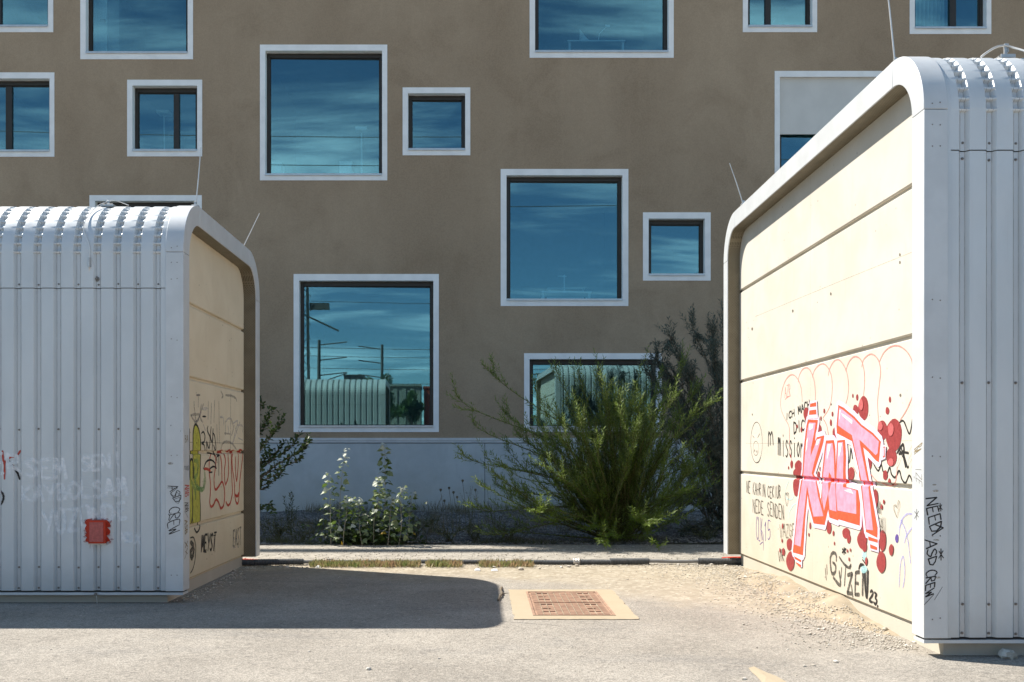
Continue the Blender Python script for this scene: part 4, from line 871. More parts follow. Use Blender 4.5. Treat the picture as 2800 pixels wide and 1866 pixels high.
for e in ((195,440,18,6),(205,490,24,10),(225,1205,22,8),(210,895,26,8)): q.ell(*e, C_['formline'])
q.build('graffiti', None, right_shed, fplace(YT))
def rend(px, py): Y = RS['Xe']*F/(px - CX); return Y, Z_at(py, Y)
q = Paint(Az(2490, 1180, .3317, rend), .001)
q.text('BA', (28,150), (30,190), (95,92), (85,160), .006, C_['ochre']); q.text('FIZE', (38,250), (50,420), (85,225), (98,470), .005, C_['pencil']); q.text('*', (25,740), (75,720), (25,640), (75,640), .007, C_['thin']); q.text('II', (25,385), (40,385), (25,370), (40,370), .004, C_['pencil'])
q.build('graffiti', None, right_shed, lambda a, b, d: (RS['Xe'] - d, a, b))
# ---- left shed: shaded end wall
def lproj(px, py): Y = -LS['Xc']*F/(CX - px); return Y, Z_at(py, Y)
def lplace(a, b, d): return (LS['Xc'] + d - groove(b, JL[1:]), a, b)
L1 = Az(510, 1040, .1912, lproj)
def D(*pts): return [(x, y + 1360) for x, y in pts]
q = Paint(L1)
q.poly([(95,760),(105,670),(130,635),(165,680),(190,780),(200,900),(192,1400)] + D((195,660),(130,690),(75,690)) + [(88,1700),(92,1400),(95,1050)], C_['yellow']); q.poly([(45,1180),(60,1140),(80,1140),(90,1300),(85,1700)] + D((80,690),(45,700)), C_['yellow'])
for st in ([(88,1400),(90,1000),(92,780),(105,670),(130,632),(165,680),(190,790),(200,950),(192,1300),(188,1600)] + D((195,500),(192,690),(175,780),(140,815),(110,760)), [(40,700),(45,1400)], [(45,1420),(48,1180),(72,1130),(92,1200),(98,1400)], D((75,160),(85,400),(80,600),(50,740)), D((80,600),(92,690))): q.stroke(st, .0290, C_['black'])
for st in ([(110,1150),(160,1180),(150,1340),(110,1400)], [(110,1400),(150,1520),(230,1560),(265,1450),(255,1300)], [(110,1250),(120,1500)], D((60,80),(120,220),(125,330)), D((130,180),(230,200),(250,60))): q.stroke(st, .0580, C_['green'])
q.build('graffiti', 'tall yellow-green sprayed shape outlined in black', left_shed, lplace, bend_cuts(JL[1:]), 1)
q = Paint(L1)
for st in ([(345,1060),(325,1150),(322,1300),(338,1450),(340,1600)] + D((330,380),(348,450),(385,420),(420,348),(455,385),(480,460),(500,470),(530,420),(545,260),(525,130),(500,95),(465,150),(420,205),(398,170)) + [(392,1400),(410,1250),(415,1120),(390,1060)], [(470,1040),(500,1010),(530,1050),(555,1150),(540,1300),(545,1440),(560,1500)], [(480,1080),(500,1200),(505,1430)], [(590,1060),(600,1250),(590,1400),(560,1490)], [(640,1040),(640,1200),(650,1480)] + D((655,250),(625,390),(590,430),(562,380)), [(670,1020),(650,1100),(655,1250),(680,1440)] + D((690,300),(715,400),(740,380),(750,250),(765,40)) + [(800,1100),(795,1030),(760,1020)], [(740,1050),(735,1250),(715,1440),(700,1300),(700,1100)], D((690,270),(720,305),(745,250)), [(250,1270),(290,1270),(340,1300)]): q.stroke(st, .034, C_['redl'])
for e in ((495,1020,28,26),(610,1010,24,22),(665,1020,22,26),(770,1010,26,28)): q.ell(*e, C_['redl'])
q.ell(720, 1360+295, 22, 22, C_['redl'])
q.build('graffiti', 'red outlined letters sprayed on the shaded end wall', left_shed, lplace, bend_cuts(JL[1:]), 1)
q = Paint(L1); q.sep = 1
for st in ([(212,760),(240,740),(262,800),(250,880),(215,900),(250,930),(265,1010)], [(305,660),(295,720),(335,820),(325,960),(310,960),(285,880),(290,1000)], [(350,670),(340,800),(365,880),(378,690),(365,1000)], [(380,760),(400,800),(418,950),(412,1010)], [(385,930),(430,1060),(470,1070),(430,1100),(435,1180)], [(240,1270),(280,1170),(340,1140),(400,1180),(425,1265)], [(425,1265),(390,1235),(340,1260),(320,1315),(365,1315)], [(460,1080),(460,1360)], [(330,1040),(400,1060),(410,1090)]): q.stroke(st, .0232, C_['black'])
q.ell(250, 520, 28, 14, C_['black']); q.ell(144, 898, 6, 12, C_['black'])
q.text('MEYST', *D((205,1085),(405,1085),(210,855),(430,830)), .0290, C_['black']); q.text('MEYST', *D((212,1070),(400,1075),(218,860),(420,850)), .0174, C_['grey']); q.stroke(D((405,900),(402,1100)), .0116, C_['thin'])
q.text('EAST', *D((655,1010),(785,1000),(660,790),(780,748)), .0203, C_['grey']); q.text('EAST', *D((660,1030),(790,1020),(665,800),(785,750)), .0174, C_['whitel'])
q.stroke(D((50,895),(95,890),(120,970),(128,1060),(115,1220),(85,1340),(50,1400)), .0203, C_['thin']); q.stroke(D((55,960),(90,1000),(98,1100),(70,1180),(52,1100),(80,1050)), .0653, C_['grey'])
q.build('graffiti', None, left_shed, lplace, bend_cuts(JL[1:]), 1)
q = Paint(L1)
for st in ([(105,310),(115,440),(150,600),(240,340)], [(170,200),(165,380)], [(140,215),(190,210)], [(60,500),(180,495),(130,600),(60,505)], [(210,350),(190,520),(230,600)], [(310,310),(305,560)], [(355,330),(345,620)], [(400,290),(390,600)], [(460,310),(470,900)], [(555,215),(640,225),(700,260),(715,300)], [(630,200),(625,1000)], [(550,590),(555,780)], [(490,160),(520,230),(500,250)], [(490,980),(520,900),(580,880),(650,910),(710,990)], [(540,760),(620,770)], [(430,640),(440,900)], [(640,570),(670,680),(640,790)]): q.stroke(st, .0319, C_['greyl'])
for st in ([(660,620),(730,590),(690,760),(660,900),(760,600)], [(720,640),(800,660),(800,740)], [(740,830),(800,860)], [(560,590),(600,550),(640,560)], [(480,530),(520,540),(530,640)], [(590,660),(600,760)], [(680,640),(720,760)], [(240,640),(270,720)]): q.stroke(st, .0290, C_['whitel'])
q.ell(260, 410, 40, 28, C_['whitel']); q.ell(165, 215, 28, 14, C_['greyl'])
q.build('graffiti', 'worn grey and white scribbles high on the shaded end wall', left_shed, lplace, bend_cuts(JL[1:]), 1)
q = Paint(L1, .0016); q.stroke([(40,888),(400,895),(820,912)], .004, C_['thin'], taper=1); q.stroke([(630,1000),(634,1900)], .003, C_['pencil'], curve=False)
q.build('formwork_line', None, left_shed, lplace, bend_cuts(JL[1:]), 1)
YL = LS['Y0'] - .010
q = Paint(Az(420, 1120, .344, front_proj(YL)), .001)
q.text('ASD', (112,605), (165,745), (190,588), (228,720), .008, C_['black'], fill=.95); q.text('ASD', (108,620), (180,755), (180,600), (215,740), .005, C_['thin'], fill=.95); q.text('CREW', (122,775), (118,1005), (205,765), (205,960), .009, C_['black'], fill=.95, curve=True); q.stroke([(118,830),(128,850),(118,880)], .007, C_['black'])
q.ell(138, 128, 3, 5, C_['black']); q.ell(215, 172, 2, 4, C_['black']); q.ell(135, 430, 22, 10, C_['formline'])
q.build('graffiti', 'black marker tag ASD CREW written down the trim', left_shed, fplace(YL))
def lend(px, py): Y = -LS['Xe']*F/(CX - px); return Y, Z_at(py, Y)
q = Paint(Az(420, 1120, .344, lend), .001)
q.text('ABB', (245,600), (250,700), (280,590), (280,690), .010, C_['redl']); q.text('1000', (242,480), (280,485), (242,450), (280,445), .006, C_['thin']); q.text('ABB', (245,740), (255,820), (275,730), (278,810), .008, C_['thin']); q.text('ASB', (246,880), (250,1000), (268,870), (268,985), .010, C_['ochre']); q.text('XY', (246,1050), (255,1160), (270,1040), (268,1150), .012, C_['ochre']); q.text('BA', (248,260), (275,260), (248,205), (275,205), .006, C_['ochre']); q.stroke([(244,1190),(262,1140)], .008, C_['ochre']); q.stroke([(246,810),(272,860)], .006, C_['thin'])
q.build('graffiti', None, left_shed, lambda a, b, d: (LS['Xe'] + d, a, b))
# ---- left shed: worn white writing over the ribs
YC = LS['Y0'] + .004
def rib_y(x):
    u = ((LS['Xe'] - LS_V0) - x)/PITCH; u = abs(u - round(u))*PITCH
    return 0 if u > VH + SLP else (DEP if u < VH else DEP*(VH + SLP - u)/SLP)
LS_V0 = .277
cuts = []
for kk in range(12):
    c = LS['Xe'] - LS_V0 - PITCH*kk; cuts += [c - VH - SLP, c - VH, c + VH, c + VH + SLP]
q = Paint(Az(0, 1200, .2041, front_proj(YC)), .002)
q.text('SEM', (330,485), (905,535), (330,270), (880,265), .040, C_['wspray']); q.text('SENI', (1080,430), (1640,365), (1080,240), (1620,180), .036, C_['wspray']); q.ell(1560, 95, 18, 28, C_['wspray'])
q.text('KAYBOLSAM', (272,850), (1720,755), (272,650), (1690,520), .038, C_['wspray']); q.text('YUZUNDE', (570,1320), (1720,1060), (560,1000), (1700,850), .038, C_['wspray'])
for e in ((795,945,24,28),(835,945,24,28),(1105,905,20,26),(1165,900,24,26)): q.ell(*e, C_['wspray'])
q.text('XDX', (1610,1375), (1880,1420), (1610,1250), (1880,1290), .028, C_['wspray']); q.text('ER', (-150,480), (330,465), (-150,200), (270,215), .036, C_['wspray'])
q.build('graffiti', 'worn white sprayed writing KAYBOLSAM across the ribs', left_shed, lambda a, b, d: (a, YC - d + rib_y(a), b), cuts, 0)
q = Paint(Az(0, 1200, .2041, front_proj(YC)), .0035)
for st in ([(35,165),(45,280),(62,340),(62,540)], [(55,325),(100,285),(155,240)], [(155,240),(205,235),(255,160)]): q.stroke(st, .022, C_['redl'])
for st in ([(98,268),(150,335),(200,410),(245,545)], [(0,700),(40,740),(48,800),(25,860),(0,885)]): q.stroke(st, .022, C_['black'])
q.build('graffiti', 'red and black K sprayed on the ribs', left_shed, lambda a, b, d: (a, YC - d + rib_y(a), b), cuts, 0)
q = Paint(Az(0, 1200, .2041, front_proj(YC)), .0045)
q.poly([(1150,1090),(1200,1072),(1230,1090),(1370,1085),(1430,1090),(1475,1130),(1478,1180),(1440,1190),(1480,1230),(1470,1280),(1430,1300),(1478,1360),(1420,1385),(1180,1385),(1145,1360),(1165,1320),(1140,1300),(1160,1260),(1138,1200),(1160,1160),(1138,1130)], M['redspray'], 2)
for k_ in range(26):
    side = k_ % 4; u_ = rnd.random(); ex, ey = ((1140 + rnd.gauss(0, 14), 1080 + 300*u_), (1478 + rnd.gauss(0, 14), 1080 + 300*u_), (1150 + 330*u_, 1082 + rnd.gauss(0, 12)), (1150 + 330*u_, 1385 + rnd.gauss(0, 10)))[side]
    q.ell(ex, ey, rnd.uniform(10, 26), rnd.uniform(8, 18), C_['overspray'])
q.stroke([(1212,1380),(1210,1470)], .008, C_['overspray'])
q.build('graffiti', 'ragged red spray patch around the small box', left_shed, lambda a, b, d: (a, YC - d + rib_y(a), b), cuts, 0)

# ================================================================ manhole cover
mh = thing('manhole_cover', 'rusty two-leaf cast iron cover set in a sandy concrete frame', 'manhole cover', (.88, 10.37, 0))
fx0, fx1, fy0, fy1 = .29, 1.482, 9.37, 11.37; ix0, ix1, iy0, iy1 = .485, 1.279, 9.57, 11.18
m = MB(); z = .008
n_ = 26; op, ip = [], []
for (ax, ay), (bx2, by2), (cx2, cy2), (dx2, dy2) in (((fx0, fy0), (fx1, fy0), (ix0, iy0), (ix1, iy0)), ((fx1, fy0), (fx1, fy1), (ix1, iy0), (ix1, iy1)), ((fx1, fy1), (fx0, fy1), (ix1, iy1), (ix0, iy1)), ((fx0, fy1), (fx0, fy0), (ix0, iy1), (ix0, iy0))):
    for k in range(n_):
        u = k/n_; j = abs(rnd.gauss(0, .006)) + (.02*rnd.random() if rnd.random() < .12 else 0); X_, Y_ = ax + (bx2-ax)*u, ay + (by2-ay)*u; mx_, my_ = (fx0+fx1)/2, (fy0+fy1)/2
        op.append((X_ + (j if X_ < mx_ else -j), Y_ + (j if Y_ < my_ else -j))); ip.append((cx2 + (dx2-cx2)*u, cy2 + (dy2-cy2)*u))
nn = len(op); v = [(a, b_, z + rnd.gauss(0, .0008)) for a, b_ in op] + [(a, b_, z) for a, b_ in ip] + [(a, b_, -.06) for a, b_ in op] + [(a, b_, -.06) for a, b_ in ip]
m.add(v, [q_ for i in range(nn) for q_ in ((i, (i+1) % nn, nn+(i+1) % nn, nn+i), (2*nn+i, 2*nn+(i+1) % nn, (i+1) % nn, i), (nn+i, nn+(i+1) % nn, 3*nn+(i+1) % nn, 3*nn+i))]); m.build('frame', M['frame'], mh)
m = MB(); e = .022
m.box(ix0, ix0 + e, iy0, iy1, -.05, .013); m.box(ix1 - e, ix1, iy0, iy1, -.05, .013); m.box(ix0 + e, ix1 - e, iy0, iy0 + e, -.05, .013); m.box(ix0 + e, ix1 - e, iy1 - e, iy1, -.05, .013); m.build('iron_rim', M['iron'], mh)
ym = (iy0 + iy1)/2
for ya, yb in ((iy0 + e + .004, ym - .004), (ym + .004, iy1 - e - .004)):
    m = MB(); m.box(ix0 + e + .004, ix1 - e - .004, ya, yb, -.05, .003); leaf = m.build('cover_leaf', M['iron'], mh)
    m = MB(); ncol = 11; xa, xb = ix0 + e + .02, ix1 - e - .02; cw = (xb - xa)/ncol; nr = 15; rh = (yb - ya - .03)/nr
    for i in range(ncol):
        for j in range(nr):
            if i in (1, 2, 8, 9) and j in (2, 3, 11, 12): continue
            m.box(xa + i*cw + .007, xa + (i+1)*cw - .004, ya + .015 + j*rh + .006, ya + .015 + (j+1)*rh - .009, .003, .012)
    m.build('tread_bars', M['iron'], leaf)
    m = MB()
    for i in (1.6, 8.6): m.box(xa + i*cw - .03, xa + i*cw + .05, (ya+yb)/2 - .02, (ya+yb)/2 + .02, .004, .012)
    m.build('lifting_plate', M['iron'], leaf)
    m = MB()                                  # sand packed in the long slots
    for i in range(1, ncol):
        x = xa + i*cw; m.box(x - .0045, x + .0045, ya + .03, yb - .03, .003, .0085)
    m.build('packed_sand', M['sand'], leaf)
# ---- pale wedge of blown sand in the foreground
pts_ = [(2046, 1828), (2062, 1824), (2082, 1834), (2100, 1842), (2122, 1850), (2150, 1866), (2178, 1900), (2090, 1900), (2082, 1866), (2070, 1852), (2058, 1842)]
m = MB(); v = []
for px, py in pts_: Y_ = EYE*F/(py - CY); v.append((X_at(px, Y_), Y_, .004))
cx_, cy_ = sum(p[0] for p in v)/len(v), sum(p[1] for p in v)/len(v); v.append((cx_, cy_, .011))
m.add(v, [(len(pts_), i, (i+1) % len(pts_)) for i in range(len(pts_))]); tag(m.build('sand_streak', M['frame']), 'thin pale wedge of blown sand on the open asphalt', kind='stuff')
# ---- dry stick beside it
st = thing('dry_stick', 'short dry weathered stick lying beside the manhole frame', 'stick', (.18, 11, 0))
pts = [(X_at(1362, 10.52), 10.52, .010), (X_at(1367, 10.75), 10.75, .024), (X_at(1372, 10.95), 10.95, .02), (X_at(1369, 11.2), 11.2, .03), (X_at(1372, 11.5), 11.5, .012)]
m = MB(); m.tube(spline(pts, 5), [.012 + .004*math.sin(i*1.3) for i in range(21)], 8); m.tube([pts[2], (pts[2][0] + .07, 10.9, .035)], [.008, .003], 6); m.build('stick', M['bark'], st)
# ---- conduit along the kerb
cd = thing('conduit_hose', 'grey corrugated cable conduit lying along the kerb between both sheds', 'hose', (0, 13.9, 0))
def corr(pts, r, name='corrugated_sleeve', pitch=.021):
    P = [Vector(p) for p in spline(pts, 10)]; L = [0]
    for a, b in zip(P, P[1:]): L.append(L[-1] + (b-a).length)
    n = max(8, int(L[-1]/pitch*4)); out = []; rr = []; k = 0
    for i in range(n):
        d = L[-1]*i/(n-1)
        while k < len(P)-2 and L[k+1] < d: k += 1
        t = (d - L[k])/max(1e-6, L[k+1]-L[k]); out.append(P[k].lerp(P[k+1], t)); rr.append(r if (i % 4) in (0, 1) else r*.86)
    m = MB(); m.tube(out, rr, 12); return m.build(name, M['hose'], cd)
def hp(px, Y, z): return (X_at(px, Y), Y, z)
corr([hp(655, 13.72, .05), hp(720, 13.74, .052), hp(800, 13.82, .050), hp(830, 13.84, .048)], .046)
corr([hp(895, 13.99, .045), hp(910, 13.99, .045)], .03)
corr([hp(1130, 14.0, .03), hp(1180, 13.97, .032), hp(1300, 13.95, .033), hp(1370, 13.96, .03)], .032)
corr([hp(1436, 13.93, .035), hp(1500, 13.90, .033), hp(1567, 13.88, .035)], .034)
corr([hp(1583, 13.88, .040), hp(1640, 13.87, .040), hp(1670, 13.88, .038)], .038)
corr([hp(1668, 13.87, .050), hp(1720, 13.88, .048), hp(1774, 13.90, .050)], .046)
corr([hp(1909, 13.90, .050), hp(1950, 13.88, .050), hp(2030, 13.84, .052)], .047)
m = MB(); m.tube(spline([hp(825, 13.84, .045), hp(880, 13.93, .035), hp(1000, 14.0, .03), hp(1200, 13.97, .032), hp(1436, 13.93, .035), hp(1600, 13.88, .038), hp(1780, 13.9, .05), hp(1850, 13.9, .042), hp(1915, 13.9, .05)], 6), .024, 10); m.build('inner_pipe', M['pipe'], cd)
for px0, px1 in ((1567, 1586), (1984, 2022)):
    m = MB(); nn = 9; m.tube([hp(px0 + (px1-px0)*i/(nn-1), 13.88, .046) for i in range(nn)], [.047 + .006*math.sin(i*2.1) for i in range(nn)], 10); m.build('tape_wrap', M['tape'], cd)
rp = thing('red_pipe', 'short red plastic pipe poking out beside the taller shed', 'pipe', hp(2010, 14.15, .04)); m = MB(); m.tube([hp(1975, 14.12, .062), hp(2000, 14.12, .07), hp(2035, 14.12, .07)], .018, 10); m.build('pipe', M['redpipe'], rp)
rp = thing('red_pipe', 'short orange pipe behind the conduit at the lower shed', 'pipe', hp(680, 14.2, .04)); m = MB(); m.tube([hp(640, 14.1, .045), hp(670, 14.1, .047), hp(706, 14.1, .04)], .014, 10); m.build('pipe', M['redpipe'], rp)

# ================================================================ plants
def leaf_mesh(P, D_, N_, L, Wd, fold=.25, wide=False):
    """batch of leaves: points, directions, normals, lengths, widths -> V, F (quads of two triangles each)"""
    D_ = D_/np.linalg.norm(D_, axis=1, keepdims=True); N_ = N_ - D_*np.sum(N_*D_, 1, keepdims=True); N_ /= np.maximum(1e-6, np.linalg.norm(N_, axis=1, keepdims=True)); S_ = np.cross(D_, N_)
    L = L[:, None]; Wd = Wd[:, None]
    tpl = [(0, 0, 0), (.30, .42, fold*.42), (.68, .36, fold*.36), (1, 0, -.10), (.68, -.36, fold*.36), (.30, -.42, fold*.42)] if wide else [(0, 0, 0), (.42, .5, fold*.5), (1, 0, -.06), (.42, -.5, fold*.5)]
    V = np.stack([P + D_*L*a + S_*Wd*b + N_*Wd*c for a, b, c in tpl], 1).reshape(-1, 3)
    k = len(tpl); base = (np.arange(len(P))*k)[:, None]
    T = [(0, 1, 2), (0, 2, 3), (0, 3, 4), (0, 4, 5)] if wide else [(0, 1, 2), (0, 2, 3)]
    F_ = np.concatenate([base + np.array(t)[None] for t in T]); return V, F_
def unit(v): return v/max(1e-9, np.linalg.norm(v))
def shrub(rootname, label, cat, base, stems, matl, mats_, leafL, leafW, gapd, wide=False, twig=.34, ntw=5, twl=(.25, .55), group=None, stem_r=.012, lean=0.0, start=.25):
    """stems: list of polylines; side twigs with leaves set alternately along them"""
    root = thing(rootname, label, cat, base, group); m = MB(); LP, LD, LN = [], [], []
    r2 = np.random.default_rng(int(abs(base[0]*1000)) + len(stems))
    def leaves(pl, s0, gap):
        d = 0; ph = r2.uniform(0, 6)
        tot = sum(np.linalg.norm(pl[i+1]-pl[i]) for i in range(len(pl)-1)); acc = 0
        for i in range(len(pl)-1):
            seg = pl[i+1]-pl[i]; sl_ = np.linalg.norm(seg); t = unit(seg)
            k = 0
            while d < acc + sl_:
                if d > tot*s0:
                    p = pl[i] + t*(d-acc); ph += 2.4; o = np.array([math.cos(ph), math.sin(ph), r2.normal(0, .3)]); o = unit(o - t*np.dot(o, t))
                    dr = unit(t*.75 + o*.75 + r2.normal(0, .18, 3)); LP.append(p); LD.append(dr); LN.append(unit(t*.5 - o*.3 + np.array([0, 0, .8]) + r2.normal(0, .35, 3)))
                d += gap*r2.uniform(.6, 1.4)
            acc += sl_
    for st_ in stems:
        pl = np.array([p[:] for p in spline(st_, 5)]); L_ = sum(np.linalg.norm(pl[i+1]-pl[i]) for i in range(len(pl)-1))
        m.tube(pl, list(np.linspace(stem_r*min(1.3, .35+L_/2.2), stem_r*.16, len(pl))), 5, cap=False); leaves(pl, start, gapd)
        for k in range(r2.poisson(ntw*L_/2)):
            i = int(len(pl)*r2.uniform(.22, .93)); t = unit(pl[min(i+1, len(pl)-1)]-pl[max(0, i-1)]); o = unit(r2.normal(0, 1, 3)); o = unit(o - t*np.dot(o, t))
            ln = r2.uniform(*twl)*(1.15 - .5*i/len(pl)); d0 = unit(t*r2.uniform(1.0, 1.5) + o*r2.uniform(.3, .75) + np.array([0, 0, .25 - lean])); p0 = pl[i]; p1 = p0 + d0*ln*.5; p2 = p1 + unit(d0 + np.array([0, 0, .25 - lean*1.5]) + r2.normal(0, .15, 3))*ln*.5
            tp = np.array([p[:] for p in spline([p0, p1, p2], 4)]); m.tube(tp, list(np.linspace(stem_r*.22, stem_r*.08, len(tp))), 4, cap=False); leaves(tp, .1, gapd*.9)
    m.build('stems', mats_, root)
    n = len(LP); V, T = leaf_mesh(np.array(LP), np.array(LD), np.array(LN), r2.uniform(*leafL, n), r2.uniform(*leafW, n), .3, wide)
    o = link('foliage', big_tri_mesh('foliage', V, T, matl), root); o['kind'] = 'stuff'
    return root
# ---- willow bush: stems fan out from one stool
wb = np.array([X_at(1690, 17.15), 17.15, .03]); stems = []
targets = [(1247,1080,16.7),(1290,1150,16.9),(1345,1010,17.3),(1325,1250,16.6),(1262,1240,16.7),(1380,1120,17.4),(1400,1290,16.4),(1300,1390,16.5),(1340,1460,16.4),(1420,1380,16.2),(1440,1200,17.0),(1460,1060,17.6),(1500,1140,16.6),(1520,1010,17.8),(1550,1210,16.3),(1570,1075,17.2),(1600,1120,16.5),(1625,1050,17.6),(1655,1160,16.4),(1660,1085,17.3),(1700,1040,17.8),(1705,1180,16.2),(1730,1095,16.8),(1765,1070,16.9),(1790,1130,16.5),(1800,1030,17.9),(1850,1150,16.8),(1870,990,17.5),(1905,1060,16.9),(1950,1085,16.5),(1890,1250,16.2),(1930,1330,16.4),(1880,1330,15.9),(1850,1420,15.7),(1770,1440,15.7),(1690,1470,15.7),(1620,1440,15.9),(1520,1420,15.9),(1470,1420,16.0),(1480,1330,16.1),(1600,1310,15.9),(1560,1160,16.8),(1830,1220,16.2),(1910,1180,16.9),(1640,1000,17.2),(1750,1000,17.4),(1410,1180,16.8),(1370,1330,16.7),(1720,1240,15.9),(1580,1010,17.2),(1820,1070,17.3)]
for px, py, Y in targets:
    tip = np.array([X_at(px, Y), Y, max(.12, Z_at(py, Y))]); b0 = wb + np.array([rnd.gauss(0, .13), rnd.gauss(0, .13), 0]); d = tip - b0
    mid = b0 + d*.5 + np.array([-.10*d[0], -.10*d[1], .10*np.linalg.norm(d[:2]) + .05]) + np.array([rnd.gauss(0, .06), rnd.gauss(0, .06), 0])
    stems.append([b0, b0 + (mid-b0)*.5 + np.array([0, 0, .05]), mid, tip - d*.12 + np.array([0, 0, .02]), tip])
for k in range(62):                            # fill the dome
    px = rnd.uniform(1330, 1935); top = 1075 + ((px - 1640)/310)**2*190; py = min(1450, top + abs(rnd.gauss(0, 75))); Y = rnd.uniform(16.0, 17.9)
    tip = np.array([X_at(px, Y), Y, Z_at(py, Y)]); b0 = wb + np.array([rnd.gauss(0, .15), rnd.gauss(0, .15), 0]); d = tip - b0
    stems.append([b0, b0 + d*.5 + np.array([.10*d[0], .08*d[1], .02]) + np.array([rnd.gauss(0, .07), rnd.gauss(0, .07), 0]), tip])
for px, py in ((1545,1190),(1640,1215),(1655,1060),(1700,1130),(1735,1180),(1752,1090),(1840,1090),(1490,1275),(1535,1310),(1872,1240),(1865,1345),(1800,1415),(1770,1425),(1655,1488),(1800,1500),(1480,1392),(1590,1150),(1690,1060),(1780,1150),(1940,1095)):
    z_ = max(.10, Z_at(py, 15.6)); Y = 15.12 + .384*z_ + rnd.uniform(-.12, .1); z_ = max(.08, Z_at(py, Y)); tip = np.array([X_at(px, Y), Y, z_]); b0 = wb + np.array([rnd.gauss(0, .12), rnd.gauss(0, .12), 0]); d = tip - b0
    stems.append([b0, b0 + d*.45 + np.array([0, .05, .12 + .05*rnd.random()]), b0 + d*.8 + np.array([rnd.gauss(0, .05), 0, .10]), tip])
for k in range(20):
    px = rnd.gauss(1620, 140); Y = rnd.uniform(16.6, 18.2); py = rnd.uniform(1100, 1400); tip = np.array([X_at(px, Y), Y, Z_at(py, Y)]); b0 = wb + np.array([rnd.gauss(0, .15), rnd.gauss(0, .15), 0]); d = tip - b0; mid = b0 + d*.5 + np.array([rnd.gauss(0, .1), rnd.gauss(0, .1), .12]); stems.append([b0, mid, tip])
shrub('willow_bush', 'wide bright green willow bush with long thin stems fanning over the path edge', 'bush', tuple(wb), stems, M['willow'], M['stemg'], (.060, .110), (.012, .020), .0175, ntw=11, twl=(.25, .60), start=.18)
# ---- oleaster behind it, half hidden by the taller shed
ob = np.array([X_at(1990, 19.3), 19.3, .03]); stems = []
for px, py, Y in [(1905,880,19.2),(1835,905,19.0),(1808,960,19.1),(1950,900,19.3),(1790,1010,18.9),(1870,960,18.7),(1985,860,19.5),(1830,1060,18.4),(1900,1010,18.3),(1860,1150,18.2),(1930,1080,18.0),(1960,960,18.6),(1815,1120,18.7),(1950,1190,17.8),(1880,1250,18.0),(1920,1330,17.8),(1960,1300,17.5),(1840,1220,18.5),(2050,900,19.5),(2080,960,19.6),(2100,1100,19.4),(1970,1030,18.0),(1860,1340,18.3),(1900,1420,17.7),(1955,1420,17.4),(1820,990,19.4),(2020,1000,18.8),(1850,1010,19.3)]:
    tip = np.array([X_at(px, Y), Y, max(.2, Z_at(py, Y) - .28)]); b0 = ob + np.array([rnd.gauss(0, .15), rnd.gauss(0, .15), 0]); d = tip - b0; mid = b0 + d*.55 + np.array([-.05*d[0], 0, .15]) + np.array([rnd.gauss(0, .15), rnd.gauss(0, .15), 0]); stems.append([b0, mid, tip + np.array([rnd.gauss(0, .05), 0, .04]), tip])
for k in range(26):
    px = rnd.uniform(1840, 2080); Y = rnd.uniform(18, 20); py = rnd.uniform(1000, 1420); tip = np.array([X_at(px, Y), Y, Z_at(py, Y)]); b0 = ob + np.array([rnd.gauss(0, .2), rnd.gauss(0, .2), 0]); stems.append([b0, (b0+tip)/2 + np.array([0, 0, .25]), tip])
shrub('oleaster_shrub', 'tall dark grey-green shrub with narrow leaves beside the taller shed', 'shrub', tuple(ob), stems, M['oleaster'], M['bark'], (.07, .12), (.016, .026), .022, ntw=22, twl=(.28, .60), stem_r=.016, start=.30)
# ---- broad-leaved bush behind the lower shed
hb = np.array([X_at(610, 17.3), 17.3, .03]); stems = []
for px, py, Y in [(770,1150,17.2),(735,1140,17.4),(715,1105,17.5),(740,1190,17.0),(828,1225,16.9),(800,1215,17.2),(770,1220,17.4),(820,1255,17.0),(775,1285,16.9),(755,1310,17.1),(735,1330,17.2),(720,1250,17.0),(745,1250,17.5),(705,1180,17.2),(700,1290,17.3),(690,1340,17.0),(660,1200,17.6),(640,1120,17.5),(738,1378,16.8),(715,1390,16.8)]:
    tip = np.array([X_at(px, Y), Y, Z_at(py, Y)]); b0 = hb + np.array([rnd.gauss(0, .12), rnd.gauss(0, .12), 0]); d = tip - b0; stems.append([b0, b0 + d*.5 + np.array([-.1, 0, .25 if py < 1350 else .1]), tip - d*.08 + np.array([0, 0, .04]), tip])
shrub('broadleaf_bush', 'dark green round-leaved bush reaching out from behind the lower shed', 'bush', tuple(hb), stems, M['bushleaf'], M['bark'], (.055, .10), (.045, .07), .040, wide=True, ntw=9, twl=(.15, .40), stem_r=.014, start=.35)
